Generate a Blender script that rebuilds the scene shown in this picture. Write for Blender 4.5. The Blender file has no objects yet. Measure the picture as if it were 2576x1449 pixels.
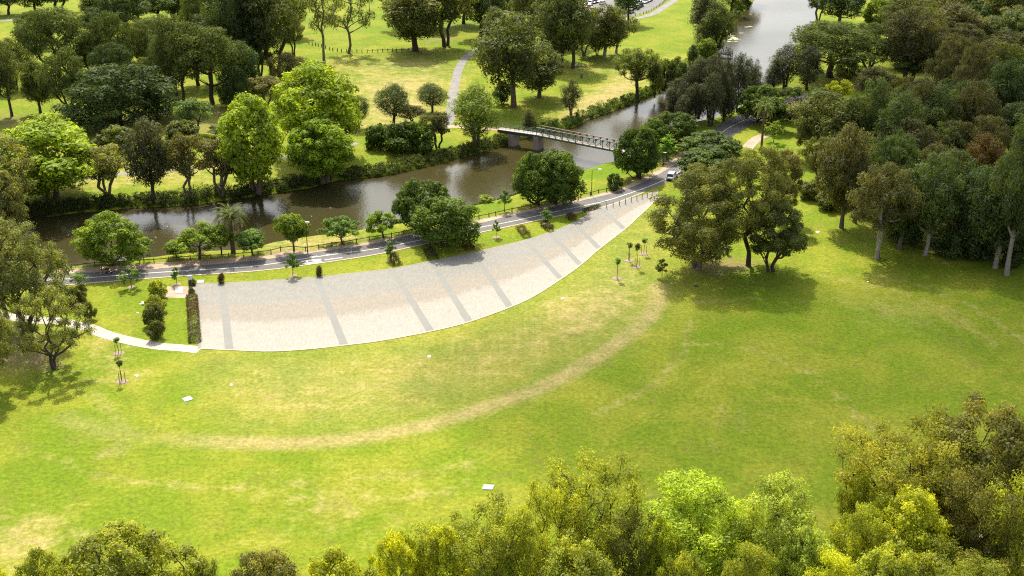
import bpy, bmesh, math, random
import numpy as np
from mathutils import Vector, Matrix

# ------------------------------------------------------------------ camera, sky, sun, exposure
scene = bpy.context.scene
COL = scene.collection
CAM_H, PITCH, FOC = 83.0, math.radians(23.0), 2951.6      # metres, down-tilt, focal length for a 2576 px wide picture
CU, CV = 1288.0, 724.5
cam_d = bpy.data.cameras.new("camera"); cam = bpy.data.objects.new("camera", cam_d); COL.objects.link(cam)
cam_d.sensor_width = 36.0; cam_d.lens = 36.0 * FOC / 2576.0
cam_d.clip_start = 1.0; cam_d.clip_end = 20000.0
cam.location = (0, 0, CAM_H); cam.rotation_euler = (math.pi / 2 - PITCH, 0, 0)
scene.camera = cam
SUN_EL, SUN_AZ = math.radians(50.0), math.radians(-11.0)   # azimuth from +Y towards +X
world = bpy.data.worlds.new("World"); scene.world = world; world.use_nodes = True
wn = world.node_tree.nodes; wl = world.node_tree.links
sky = wn.new("ShaderNodeTexSky"); sky.sky_type = 'NISHITA'; sky.sun_disc = False
sky.sun_elevation = SUN_EL; sky.sun_rotation = SUN_AZ
sky.air_density = 1.0; sky.dust_density = 3.5; sky.ozone_density = 1.0
bg = wn["Background"]; bg.inputs[1].default_value = 0.15
hsv = wn.new("ShaderNodeHueSaturation"); hsv.inputs["Saturation"].default_value = 0.45; hsv.inputs["Value"].default_value = 1.18   # thin bright cloud veil
wl.new(sky.outputs[0], hsv.inputs["Color"]); wl.new(hsv.outputs[0], bg.inputs[0])
sd = bpy.data.lights.new("sun", 'SUN'); sd.energy = 4.6; sd.angle = math.radians(0.5); sd.color = (1.0, 0.93, 0.77)
sun = bpy.data.objects.new("sun", sd); COL.objects.link(sun)
sun_dir = Vector((math.sin(SUN_AZ) * math.cos(SUN_EL), math.cos(SUN_AZ) * math.cos(SUN_EL), math.sin(SUN_EL)))
sun.rotation_euler = sun_dir.to_track_quat('Z', 'Y').to_euler(); sun.location = sun_dir * 300
scene.view_settings.view_transform = 'Standard'; scene.view_settings.look = 'None'
scene.view_settings.exposure = 0.82; scene.view_settings.gamma = 1.0
scene.view_settings.use_curve_mapping = False
cy = scene.cycles
cy.max_bounces = 6; cy.diffuse_bounces = 3; cy.glossy_bounces = 3; cy.transmission_bounces = 4
cy.transparent_max_bounces = 8; cy.volume_bounces = 0
cy.sample_clamp_indirect = 6.0; cy.pixel_filter_type = 'BLACKMAN_HARRIS'; cy.filter_width = 1.15; cy.use_denoising = False; cy.caustics_reflective = False; cy.caustics_refractive = False
try:
    cy.denoiser = 'OPENIMAGEDENOISE'; cy.denoising_prefilter = 'ACCURATE'
except Exception: pass

# ------------------------------------------------------------------ measuring
def ray_y(v):                       # angle below the horizon of a picture row
    return PITCH + math.atan((v - CV) / FOC)
def gnd(u, v, z=0.0):
    """where the sight line through picture point (u, v) meets the level z"""
    t = math.tan(ray_y(v)); Y = (CAM_H - z) / t
    dep = Y * math.cos(PITCH) + (CAM_H - z) * math.sin(PITCH)
    return Vector(((u - CU) / FOC * dep, Y, z))
def height_at(Y, v):
    return CAM_H - Y * math.tan(ray_y(v))
def ppm(Y, z=0.0):                  # picture units per metre at that place
    return FOC / (Y * math.cos(PITCH) + (CAM_H - z) * math.sin(PITCH))
WATER = -1.2

# ------------------------------------------------------------------ object helpers
def empty(name, loc=(0, 0, 0), rz=0.0, sc=(1, 1, 1)):
    o = bpy.data.objects.new(name, None); COL.objects.link(o)
    o.empty_display_size = 0.3
    o.location = loc; o.rotation_euler = (0, 0, rz); o.scale = sc
    return o
def tag(o, label=None, cat=None, group=None, kind=None):
    if label: o['label'] = label
    if cat: o['category'] = cat
    if group: o['group'] = group
    if kind: o['kind'] = kind
    return o
def link(name, mesh, parent=None, color=None):
    o = bpy.data.objects.new(name, mesh); COL.objects.link(o)
    if parent is not None: o.parent = parent
    if color is not None: o.color = (*color, 1.0)
    return o
def mesh_np(name, V, F, mat=None, smooth=False, fattr=None, vattr=None):
    V = np.asarray(V, dtype=np.float32).reshape(-1, 3); F = np.asarray(F, dtype=np.int32)
    k = F.shape[1]; me = bpy.data.meshes.new(name)
    me.vertices.add(len(V)); me.vertices.foreach_set("co", V.ravel())
    me.loops.add(F.size); me.loops.foreach_set("vertex_index", F.ravel())
    me.polygons.add(len(F)); me.polygons.foreach_set("loop_start", np.arange(0, F.size, k, dtype=np.int32))
    me.polygons.foreach_set("use_smooth", np.full(len(F), bool(smooth)))
    me.update(calc_edges=True)
    for n, a in (fattr or {}).items():
        at = me.attributes.new(n, 'FLOAT', 'FACE'); at.data.foreach_set("value", np.asarray(a, dtype=np.float32))
    for n, a in (vattr or {}).items():
        at = me.attributes.new(n, 'FLOAT', 'POINT'); at.data.foreach_set("value", np.asarray(a, dtype=np.float32))
    if mat: me.materials.append(mat)
    return me
def from_bm(name, bm, mat=None, smooth=False):
    me = bpy.data.meshes.new(name); bm.to_mesh(me); bm.free()
    if mat:
        for m in (mat if isinstance(mat, (list, tuple)) else [mat]): me.materials.append(m)
    if smooth:
        for p in me.polygons: p.use_smooth = True
    return me
def add_box(bm, c, s, rz=0.0, bevel=0.0, mi=0, M=None):
    n0 = set(bm.faces)
    g = bmesh.ops.create_cube(bm, size=1.0)
    mt = Matrix.Translation(Vector(c)) @ Matrix.Rotation(rz, 4, 'Z') @ Matrix.Diagonal((*s, 1.0))
    if M is not None: mt = M @ mt
    bmesh.ops.transform(bm, matrix=mt, verts=g['verts'])
    if bevel > 0:
        es = list({e for v in g['verts'] for e in v.link_edges})
        bmesh.ops.bevel(bm, geom=es, offset=bevel, segments=2, affect='EDGES', profile=0.6)
    for f in bm.faces:
        if f not in n0: f.material_index = mi
def add_beam(bm, a, b, w, h=None, mi=0):
    a = Vector(a); b = Vector(b); d = b - a; L = d.length
    if L < 1e-6: return
    q = d.to_track_quat('X', 'Z').to_matrix().to_4x4()
    n0 = set(bm.faces)
    g = bmesh.ops.create_cube(bm, size=1.0)
    bmesh.ops.transform(bm, matrix=Matrix.Translation((a + b) / 2) @ q @ Matrix.Diagonal((L, w, h or w, 1)), verts=g['verts'])
    for f in bm.faces:
        if f not in n0: f.material_index = mi
def add_cyl(bm, a, b, r0, r1=None, n=8, mi=0):
    a = Vector(a); b = Vector(b); d = b - a
    q = d.to_track_quat('Z', 'Y').to_matrix().to_4x4()
    n0 = set(bm.faces)
    g = bmesh.ops.create_cone(bm, cap_ends=True, segments=n, radius1=r0, radius2=r0 if r1 is None else r1, depth=d.length)
    bmesh.ops.transform(bm, matrix=Matrix.Translation((a + b) / 2) @ q, verts=g['verts'])
    for f in bm.faces:
        if f not in n0: f.material_index = mi
def add_ball(bm, c, s, n=10, mi=0):
    n0 = set(bm.faces)
    g = bmesh.ops.create_uvsphere(bm, u_segments=n, v_segments=max(5, n // 2 + 2), radius=1.0)
    bmesh.ops.transform(bm, matrix=Matrix.Translation(Vector(c)) @ Matrix.Diagonal((*s, 1)), verts=g['verts'])
    for f in bm.faces:
        if f not in n0: f.material_index = mi

# ------------------------------------------------------------------ materials
class NT:
    def __init__(s, name):
        s.m = bpy.data.materials.new(name); s.m.use_nodes = True
        s.t = s.m.node_tree; s.n = s.t.nodes; s.l = s.t.links
        s.bsdf = s.n["Principled BSDF"]; s.out = s.n["Material Output"]
    def node(s, typ, **kw):
        nd = s.n.new(typ)
        for k, v in kw.items(): setattr(nd, k, v)
        return nd
    def val(s, sock, v):
        if hasattr(v, 'is_linked') or isinstance(v, bpy.types.NodeSocket): s.l.new(v, sock)
        elif v is not None:
            if sock.type == 'RGBA' and len(v) == 3: v = (*v, 1.0)
            sock.default_value = v
    def noise(s, scale, detail=3.0, rough=0.55, vec=None, dist=0.0):
        nd = s.node("ShaderNodeTexNoise"); nd.inputs["Scale"].default_value = scale
        nd.inputs["Detail"].default_value = detail; nd.inputs["Roughness"].default_value = rough
        nd.inputs["Distortion"].default_value = dist
        s.l.new(vec if vec is not None else s.pos(), nd.inputs["Vector"]); return nd.outputs[0]
    def pos(s):
        if not hasattr(s, '_p'): s._p = s.node("ShaderNodeNewGeometry").outputs["Position"]
        return s._p
    def obj(s):
        if not hasattr(s, '_o'): s._o = s.node("ShaderNodeTexCoord").outputs["Object"]
        return s._o
    def mapr(s, x, a, b, c=0.0, d=1.0, smooth=False):
        nd = s.node("ShaderNodeMapRange"); nd.clamp = True
        if smooth: nd.interpolation_type = 'SMOOTHSTEP'
        s.val(nd.inputs[0], x); nd.inputs[1].default_value = a; nd.inputs[2].default_value = b
        nd.inputs[3].default_value = c; nd.inputs[4].default_value = d; return nd.outputs[0]
    def mix(s, f, a, b, mode='MIX'):
        nd = s.node("ShaderNodeMix", data_type='RGBA', blend_type=mode)
        s.val(nd.inputs[0], f); s.val(nd.inputs[6], a); s.val(nd.inputs[7], b); return nd.outputs[2]
    def math(s, op, a, b=None):
        nd = s.node("ShaderNodeMath", operation=op); s.val(nd.inputs[0], a)
        if b is not None: s.val(nd.inputs[1], b)
        return nd.outputs[0]
    def attr(s, name):
        nd = s.node("ShaderNodeAttribute"); nd.attribute_name = name; return nd.outputs["Fac"]
    def mul(s, col, f):
        nd = s.node("ShaderNodeVectorMath", operation='SCALE'); s.val(nd.inputs[0], col); s.val(nd.inputs[3], f); return nd.outputs[0]
    def bump(s, h, strength=0.4, dist=0.05):
        nd = s.node("ShaderNodeBump"); nd.inputs["Strength"].default_value = strength
        nd.inputs["Distance"].default_value = dist; s.l.new(h, nd.inputs["Height"])
        s.l.new(nd.outputs[0], s.bsdf.inputs["Normal"])
    def color(s, c): s.val(s.bsdf.inputs["Base Color"], c)
    def rough(s, r): s.val(s.bsdf.inputs["Roughness"], r)

def plain(name, col, rough=0.7, vary=0.25, scale=3.0, metal=0.0, spec=None, bump=0.0):
    t = NT(name); n = t.noise(scale, 4.0)
    t.color(t.mul(col, t.mapr(n, 0.3, 0.7, 1.0 - vary, 1.0 + vary)))
    t.rough(rough); t.bsdf.inputs["Metallic"].default_value = metal
    if spec is not None: t.bsdf.inputs["Specular IOR Level"].default_value = spec
    if bump: t.bump(t.noise(scale * 6, 5.0), bump, 0.03)
    return t.m

def leaf_material(name, transl=0.5, warm=(1.35, 1.25, 0.5), gloss=0.02):
    t = NT(name); oi = t.node("ShaderNodeObjectInfo")
    lv = t.attr("lv"); cv = t.attr("cv")
    f = t.mapr(lv, 0.0, 1.0, 0.70, 1.32); g = t.mapr(cv, 0.0, 1.0, 0.72, 1.30)
    rr = t.mapr(oi.outputs["Random"], 0, 1, 0.9, 1.1)
    c = t.mul(t.mul(t.mul(oi.outputs["Color"], f), g), rr)
    tip = t.mix(t.mapr(cv, 0.55, 1.0, 0.0, 0.35), c, t.mix(1.0, c, (1.35, 1.12, 0.7), 'MULTIPLY'))
    dif = t.node("ShaderNodeBsdfDiffuse"); t.l.new(tip, dif.inputs[0])
    tr = t.node("ShaderNodeBsdfTranslucent"); t.l.new(t.mix(1.0, tip, warm, 'MULTIPLY'), tr.inputs[0])
    mx = t.node("ShaderNodeMixShader"); mx.inputs[0].default_value = transl
    t.l.new(dif.outputs[0], mx.inputs[1]); t.l.new(tr.outputs[0], mx.inputs[2])
    gl = t.node("ShaderNodeBsdfGlossy"); gl.inputs["Roughness"].default_value = 0.6; gl.inputs[0].default_value = (0.9, 0.95, 0.8, 1)
    m2 = t.node("ShaderNodeMixShader"); m2.inputs[0].default_value = gloss
    t.l.new(mx.outputs[0], m2.inputs[1]); t.l.new(gl.outputs[0], m2.inputs[2])
    t.l.new(m2.outputs[0], t.out.inputs[0]); t.n.remove(t.bsdf)
    return t.m
M_LEAF = leaf_material("foliage")
M_LEAF_DULL = leaf_material("dull_foliage", 0.36, (1.2, 1.15, 0.6), 0.015)

def bark_material():
    t = NT("bark"); oi = t.node("ShaderNodeObjectInfo")
    n = t.noise(2.2, 5.0, 0.65, t.obj()); n2 = t.noise(9.0, 3.0, 0.6, t.obj())
    c = t.mul(t.mul(oi.outputs["Color"], t.mapr(n, 0.3, 0.7, 0.6, 1.4)), t.mapr(n2, 0.3, 0.7, 0.8, 1.2))
    t.color(c); t.rough(0.9); t.bump(n2, 0.6, 0.06)
    return t.m
M_BARK = bark_material()

def lawn_material():
    t = NT("lawn")
    big = t.noise(0.018, 3.0, 0.5); mid = t.noise(0.075, 4.0, 0.6, dist=0.4); sm = t.noise(0.38, 6.0, 0.68); fine = t.noise(1.5, 6.0, 0.82)
    dry = t.attr("dry"); dirt = t.attr("dirt"); lush = t.attr("lush")
    green = (0.122, 0.172, 0.009); deep = (0.088, 0.138, 0.007); yel = (0.190, 0.205, 0.018); tan = (0.33, 0.255, 0.108)
    a = t.mix(t.mapr(mid, 0.38, 0.64, 0, 1, True), green, yel)
    a = t.mix(t.mapr(big, 0.55, 0.72, 0, 0.55, True), a, deep)
    # dry grass shows through in broken patches
    e = t.math('ADD', t.math('MULTIPLY', sm, 0.75), t.math('MULTIPLY', mid, 0.25))
    e = t.math('ADD', e, t.math('MULTIPLY', dry, 0.46))
    a = t.mix(t.mapr(e, 0.55, 0.90, 0, 0.85, True), a, tan)
    a = t.mix(t.mapr(t.math('ADD', t.math('MULTIPLY', sm, 0.5), t.math('MULTIPLY', lush, 0.62)), 0.42, 0.8, 0, 0.9, True), a, (0.100, 0.165, 0.006))
    dm = t.mapr(t.math('ADD', t.math('MULTIPLY', sm, 0.6), t.math('MULTIPLY', dirt, 0.7)), 0.55, 0.85, 0, 0.92, True)
    a = t.mix(dm, a, (0.21, 0.145, 0.085))
    tr = t.math('MULTIPLY', t.attr("track"), t.mapr(sm, 0.3, 0.7, 0.55, 0.95)); a = t.mix(tr, a, (0.315, 0.245, 0.105))
    # small darker tufts and clover spots
    tf = t.mapr(t.noise(0.55, 5.0, 0.75), 0.60, 0.70, 0, 0.42, True)
    a = t.mix(tf, a, (0.045, 0.085, 0.010))
    mot = t.noise(0.16, 6.0, 0.74, dist=0.3); a = t.mix(t.mapr(mot, 0.52, 0.70, 0, 0.45, True), a, (0.150, 0.135, 0.030)); a = t.mix(t.mapr(t.noise(0.11, 5.0, 0.7), 0.55, 0.72, 0, 0.5, True), a, (0.088, 0.148, 0.006))
    a = t.mul(a, t.mapr(fine, 0.34, 0.66, 0.62, 1.38))
    a = t.mul(a, t.mapr(sm, 0.3, 0.7, 0.9, 1.1))
    t.color(a); t.rough(1.0); t.bsdf.inputs["Specular IOR Level"].default_value = 0.1
    t.bump(t.math('ADD', fine, t.math('MULTIPLY', sm, 1.5)), 0.55, 0.12)
    return t.m
M_LAWN = lawn_material()

def water_material():
    t = NT("river_water")
    mp = t.node("ShaderNodeMapping"); mp.inputs["Scale"].default_value = (1.0, 0.45, 1.0); mp.inputs["Rotation"].default_value = (0, 0, 0.5)
    t.l.new(t.pos(), mp.inputs[0])
    w1 = t.noise(1.6, 3.0, 0.6, mp.outputs[0]); w2 = t.noise(0.35, 2.0, 0.5, mp.outputs[0]); calm = t.noise(0.02, 2.0, 0.5)
    t.color(t.mix(t.mapr(calm, 0.35, 0.65), (0.040, 0.034, 0.011), (0.032, 0.029, 0.011)))
    t.rough(t.mapr(calm, 0.35, 0.65, 0.12, 0.22)); t.bsdf.inputs["IOR"].default_value = 1.33
    h = t.math('ADD', w1, t.math('MULTIPLY', w2, 0.9))
    t.bump(h, 0.34, 0.10); t.bsdf.inputs['Specular IOR Level'].default_value = 0.27
    return t.m
M_WATER = water_material()

def asphalt_material(name, base, vary=0.2):
    t = NT(name); n = t.noise(0.35, 5.0, 0.6); f = t.noise(14.0, 3.0, 0.7)
    c = t.mul(t.mul(base, t.mapr(n, 0.3, 0.7, 1 - vary, 1 + vary)), t.mapr(f, 0.25, 0.75, 0.75, 1.25))
    t.color(c); t.rough(0.9); t.bump(f, 0.3, 0.01); return t.m
M_ROAD = asphalt_material("asphalt", (0.100, 0.094, 0.086))
M_LOT = asphalt_material("car_park_asphalt", (0.12, 0.112, 0.105))
M_GRAVELPATH = asphalt_material("grey_path", (0.165, 0.155, 0.138))
M_DIRT = asphalt_material("pink_dirt", (0.34, 0.24, 0.165), 0.28)
M_CONC = asphalt_material("pale_concrete", (0.36, 0.32, 0.27), 0.08)
M_CONC2 = asphalt_material("weathered_concrete", (0.26, 0.21, 0.18), 0.2)
M_PAINT = asphalt_material("road_paint", (0.62, 0.60, 0.56), 0.15)
M_WHITE = plain("white_slab", (0.60, 0.60, 0.57), 0.6, 0.05)
M_BAND = asphalt_material("grey_granite_band", (0.172, 0.170, 0.152), 0.06)

def plaza_material():
    t = NT("granite_setts"); tt = t.attr("t")
    br = t.node("ShaderNodeTexBrick"); mp = t.node("ShaderNodeMapping"); mp.inputs["Rotation"].default_value = (0, 0, 0.12)
    t.l.new(t.pos(), mp.inputs[0]); t.l.new(mp.outputs[0], br.inputs["Vector"])
    br.inputs["Scale"].default_value = 3.2; br.inputs["Mortar Size"].default_value = 0.06; br.inputs["Bias"].default_value = 0.0
    br.inputs["Color1"].default_value = (0.8, 0.8, 0.8, 1); br.inputs["Color2"].default_value = (1.15, 1.15, 1.15, 1); br.inputs["Mortar"].default_value = (0.75, 0.75, 0.75, 1)
    mp2 = t.node("ShaderNodeMapping"); mp2.inputs["Scale"].default_value = (1.1, 0.30, 1.0); mp2.inputs["Rotation"].default_value = (0, 0, -0.15)
    t.l.new(t.pos(), mp2.inputs[0])
    j = t.noise(1.3, 4.0, 0.7, mp2.outputs[0]); n = t.noise(0.5, 5.0, 0.65); big = t.noise(0.07, 2.0)
    f2 = t.noise(2.3, 4.0, 0.7, mp2.outputs[0])
    grey = (0.195, 0.184, 0.160); tan = (0.215, 0.186, 0.146); cream = (0.276, 0.247, 0.205)
    k1 = t.math('ADD', tt, t.math('MULTIPLY', t.math('SUBTRACT', n, 0.5), 0.10))
    a = t.mix(t.mapr(k1, 0.30, 0.42, 0, 1, True), grey, tan)
    k2 = t.math('ADD', tt, t.math('MULTIPLY', t.math('SUBTRACT', j, 0.5), 0.20))
    k2 = t.math('ADD', k2, t.math('MULTIPLY', t.math('SUBTRACT', big, 0.5), 0.06))
    a = t.mix(t.mapr(k2, 0.56, 0.66, 0, 1, True), a, cream)
    a = t.mix(t.mapr(tt, 0.70, 0.98, 0, 0.6), a, (0.290, 0.266, 0.228))
    a = t.mix(1.0, a, t.mix(0.45, (1, 1, 1), br.outputs[0]), 'MULTIPLY')
    a = t.mul(a, t.mapr(f2, 0.3, 0.7, 0.84, 1.14)); a = t.mul(a, t.mapr(n, 0.3, 0.7, 0.93, 1.06))
    t.color(a); t.rough(0.85); t.bump(f2, 0.35, 0.04)
    return t.m
M_PLAZA = plaza_material()
M_GREENSTEEL = plain("green_painted_steel", (0.035, 0.095, 0.075), 0.5, 0.3)
M_RAIL = plain("worn_timber_rail", (0.24, 0.17, 0.125), 0.75, 0.3)
M_TIMBER = plain("weathered_timber", (0.26, 0.215, 0.175), 0.85, 0.25)
M_POST = plain("brown_timber_post", (0.10, 0.06, 0.035), 0.85, 0.3)
M_STAKE = plain("pale_hardwood_stake", (0.20, 0.15, 0.09), 0.85, 0.3)
M_BLACK = plain("black_powder_coat", (0.02, 0.02, 0.022), 0.5, 0.2)
M_STEEL = plain("galvanised_steel", (0.30, 0.30, 0.29), 0.45, 0.15, metal=0.3)
M_LAMPPOLE = plain("dark_lamp_pole", (0.035, 0.035, 0.03), 0.5, 0.2)
M_MULCH = plain("bark_mulch", (0.24, 0.175, 0.125), 0.95, 0.45, 7.0, bump=0.6)
M_STONEEDGE = plain("sandstone_edge", (0.42, 0.33, 0.23), 0.85, 0.2)
M_TYRE = plain("tyre_rubber", (0.02, 0.02, 0.02), 0.8, 0.1)
M_RIM = plain("alloy_rim", (0.4, 0.4, 0.4), 0.35, 0.05, metal=0.7)
M_GLASS = plain("tinted_car_glass", (0.015, 0.02, 0.025), 0.06, 0.05, spec=0.6)
M_TAIL = plain("red_tail_light", (0.35, 0.02, 0.015), 0.25, 0.05)
M_HEAD = plain("clear_headlamp", (0.7, 0.7, 0.72), 0.15, 0.05)
M_PLATE = plain("number_plate", (0.55, 0.5, 0.12), 0.4, 0.02)
def car_paint():
    t = NT("car_paint"); oi = t.node("ShaderNodeObjectInfo"); t.l.new(oi.outputs["Color"], t.bsdf.inputs["Base Color"])
    t.rough(0.28); t.bsdf.inputs["Coat Weight"].default_value = 0.6; return t.m
M_CAR = car_paint()

# ------------------------------------------------------------------ river outline (level of the water)
FAR_BANK = [(-420, 575), (-200, 562), (-60, 555), (40, 548), (127, 545), (190, 536), (267, 530), (333, 523), (420, 520), (493, 515), (560, 505), (644, 494), (720, 482), (777, 474),
            (820, 462), (851, 453), (917, 448), (977, 440), (1045, 425), (1111, 410), (1160, 396), (1211, 383), (1250, 372), (1285, 362), (1308, 350), (1340, 342), (1385, 333), (1421, 323),
            (1445, 320), (1475, 303), (1510, 291), (1548, 277), (1588, 260), (1621, 247), (1655, 233), (1688, 220), (1715, 196), (1740, 176), (1765, 158), (1795, 140), (1806, 125),
            (1821, 108), (1828, 90), (1838, 73), (1852, 52), (1871, 30), (1890, 12), (1905, -8), (1925, -30), (1950, -60)]
NEAR_BANK = [(-420, 735), (-200, 712), (-60, 698), (100, 682), (213, 669), (287, 660), (417, 645), (450, 642), (520, 634), (633, 629), (671, 614), (777, 597), (850, 588), (931, 577),
             (1021, 562), (1110, 540), (1191, 519), (1261, 502), (1330, 480), (1400, 455), (1468, 430), (1515, 413), (1548, 410), (1600, 385), (1660, 335), (1715, 315), (1790, 300),
             (1850, 275), (1900, 240), (1945, 215), (1975, 190), (1985, 160), (1999, 123), (2015, 95), (2032, 73), (2052, 50), (2060, 20), (2064, -10), (2070, -40), (2080, -60)]
RIVER = np.array([gnd(u, v, WATER)[:2] for u, v in FAR_BANK] + [gnd(u, v, WATER)[:2] for u, v in reversed(NEAR_BANK)])

def seg_dist(P, poly, closed=True):
    """distance from points P (N,2) to a polyline"""
    n = len(poly); D = np.full(len(P), 1e9)
    for i in range(n if closed else n - 1):
        a = poly[i]; b = poly[(i + 1) % n]; d = b - a; L = (d * d).sum()
        if L < 1e-9: continue
        t = np.clip(((P - a) @ d) / L, 0, 1)
        D = np.minimum(D, np.hypot(*(P - a - t[:, None] * d).T))
    return D
def inside(P, poly):
    c = np.zeros(len(P), dtype=bool); n = len(poly); x, y = P[:, 0], P[:, 1]
    for i in range(n):
        x0, y0 = poly[i]; x1, y1 = poly[(i + 1) % n]
        if y0 == y1: continue
        k = ((y0 > y) != (y1 > y)) & (x < (x1 - x0) * (y - y0) / (y1 - y0) + x0)
        c ^= k
    return c
def world_poly(pts, z=0.0):
    return np.array([gnd(u, v, z)[:2] for u, v in pts])

def bank_height(P):
    near = (P[:, 0] > -700) & (P[:, 0] < 700) & (P[:, 1] > 60) & (P[:, 1] < 1200)
    z = np.zeros(len(P)); Q = P[near]
    d = seg_dist(Q, RIVER); s = inside(Q, RIVER)
    sd_ = np.where(s, -d, d)
    h = np.where(sd_ < 0, WATER + np.maximum(sd_ * 0.6, -1.6), WATER + (0.0 - WATER) * np.clip(sd_ / 2.6, 0, 1))
    z[near] = h; return z

# ------------------------------------------------------------------ ground sheet
def axis(lo, hi, step, far):
    a = list(np.arange(lo, hi + 1e-6, step)); g = step
    x = hi; up = []
    while x < far: g *= 1.25; x += g; up.append(x)
    x = lo; g = step; dn = []
    while x > -far: g *= 1.25; x -= g; dn.append(x)
    return np.array(dn[::-1] + a + up)
gx = axis(-200, 215, 1.35, 4000); gy = axis(92, 560, 1.25, 5000)
GX, GY = np.meshgrid(gx, gy); P2 = np.stack([GX.ravel(), GY.ravel()], 1)
GZ = bank_height(P2)
def soft_poly(pts, fade):
    w = world_poly(pts); d = seg_dist(P2, w); s = inside(P2, w)
    return np.clip(0.5 + np.where(s, d, -d) / (2 * fade), 0, 1)
def soft_line(pts, width):
    w = world_poly(pts); d = seg_dist(P2, w, closed=False)
    return np.clip(1.0 - np.maximum(d - width * 0.45, 0) / (width * 0.75), 0, 1)
TRACK = [(330, 1094), (430, 1104), (560, 1112), (700, 1116), (877, 1106), (977, 1089), (1077, 1069), (1177, 1039), (1277, 1005), (1355, 977), (1440, 935), (1521, 885), (1588, 838), (1632, 800), (1655, 760), (1658, 720)]
RIDGE = [(600, 1000), (760, 990), (900, 975), (1010, 956), (1077, 941), (1144, 926), (1211, 906), (1260, 891), (1305, 876), (1371, 846), (1431, 816)]
dry = np.zeros(len(P2)); dirt = np.zeros(len(P2)); lush = np.zeros(len(P2))
track = 0.92 * soft_line(TRACK, 2.0); fadeL = np.clip((P2[:, 0] - gnd(300, 1094).x) / 18, 0.25, 1); track = track * fadeL
track = np.maximum(track, 0.35 * soft_line([(160, 1050), (260, 1085), (330, 1094)], 2)); track = np.maximum(track, 0.4 * soft_line([(320, 1130), (250, 1150), (330, 1094), (300, 1060), (235, 990)], .8))
dry = np.maximum(dry, 0.36 * soft_line(RIDGE, 0.8)); dirt = np.maximum(dirt, 0.55 * soft_line(RIDGE, 0.35))
dry = np.maximum(dry, 0.16 * soft_poly([(520, 900), (900, 880), (1200, 825), (1420, 715), (1560, 610), (1640, 540), (1655, 700), (1630, 790), (1500, 880), (1280, 990), (1000, 1075), (640, 1095), (560, 1000)], 6))
dry = np.maximum(dry, 0.55 * soft_poly([(1380, 760), (1600, 690), (1620, 780), (1500, 850), (1380, 850)], 6))
dry = np.maximum(dry, 0.62 * soft_poly([(850, 190), (1140, 175), (1140, 300), (1000, 330), (880, 330)], 14))
dry = np.maximum(dry, 0.45 * soft_poly([(800, 150), (1190, 130), (1160, 200), (840, 200)], 14))
dry = np.maximum(dry, 0.95 * soft_poly([(1440, 255), (1560, 205), (1600, 190), (1590, 250), (1470, 300), (1400, 310)], 8))
dry = np.maximum(dry, 0.62 * soft_poly([(1440, 165), (1560, 170), (1700, 150), (1660, 190), (1560, 210)], 14))
dry = np.maximum(dry, 0.55 * soft_poly([(-60, 1300), (140, 1290), (260, 1360), (160, 1400), (-60, 1430)], 5))
dry = np.maximum(dry, 0.35 * soft_poly([(680, 1220), (820, 1210), (1000, 1260), (900, 1330), (700, 1330)], 6))
dry = np.maximum(dry, 0.50 * soft_poly([(230, 850), (330, 860), (330, 960), (230, 960)], 5))
dirt = np.maximum(dirt, 0.50 * soft_poly([(1700, 980), (1960, 950), (2060, 1010), (1960, 1150), (1660, 1130)], 12))
dry = np.maximum(dry, 0.55 * soft_poly([(2150, 760), (2330, 770), (2360, 830), (2200, 810)], 9))
dry = np.maximum(dry, 0.45 * soft_poly([(0, 430), (700, 380), (700, 440), (0, 500)], 8))
dry = np.maximum(dry, 0.55 * soft_poly([(670, 600), (930, 590), (1000, 590), (830, 620), (640, 645)], 2))
dirt = np.maximum(dirt, 0.6 * soft_poly([(1690, 640), (1800, 625), (1900, 640), (1960, 665), (1900, 700), (1780, 715), (1700, 690)], 5))
dirt = np.maximum(dirt, 0.45 * soft_poly([(1990, 620), (2150, 640), (2320, 660), (2576, 690), (2620, 560), (2150, 520)], 9))
dirt = np.maximum(dirt, 0.55 * soft_poly([(2060, 430), (2640, 400), (2640, 640), (2300, 610), (2080, 500)], 9))
dirt = np.maximum(dirt, 0.60 * soft_poly([(2100, 260), (2640, 120), (2640, 420), (2080, 420)], 12))
dirt = np.maximum(dirt, 0.55 * soft_poly([(-100, 250), (220, 300), (330, 260), (640, 250), (640, 330), (200, 400), (-100, 380)], 9))
dirt = np.maximum(dirt, 0.5 * soft_poly([(1690, 300), (1790, 290), (1900, 265), (1990, 215), (1990, 180), (1900, 240), (1790, 300)], 4))
dirt = np.maximum(dirt, 0.6 * soft_poly([(1040, 118), (1150, 110), (1200, 95), (1150, 80), (1020, 95)], 10))
dirt = np.maximum(dirt, 0.7 * soft_poly([(1330, 110), (1440, 130), (1470, 90), (1380, 60)], 8))
dirt = np.maximum(dirt, 0.62 * soft_poly([(-100, 790), (120, 800), (230, 900), (180, 960), (-100, 960)], 6))
dirt = np.maximum(dirt, 0.55 * soft_poly([(740, 95), (790, 92), (840, 100), (820, 112), (770, 110)], 8))
lush = np.maximum(lush, 0.75 * soft_poly([(410, 985), (510, 975), (540, 1005), (470, 1030), (400, 1015)], 2.5))
lush = np.maximum(lush, 0.7 * soft_poly([(870, 20), (1200, 10), (1180, 95), (860, 110)], 22))
lush = np.maximum(lush, 0.55 * soft_poly([(1620, 30), (1760, 0), (1740, 120), (1640, 150), (1590, 130)], 14))
lush = np.maximum(lush, 0.85 * soft_poly([(1450, 432), (1530, 408), (1600, 410), (1600, 440), (1450, 455)], 1.5))
lush = np.maximum(lush, 0.8 * soft_poly([(1195, 520), (1290, 498), (1290, 515), (1195, 535)], 1.5))
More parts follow.
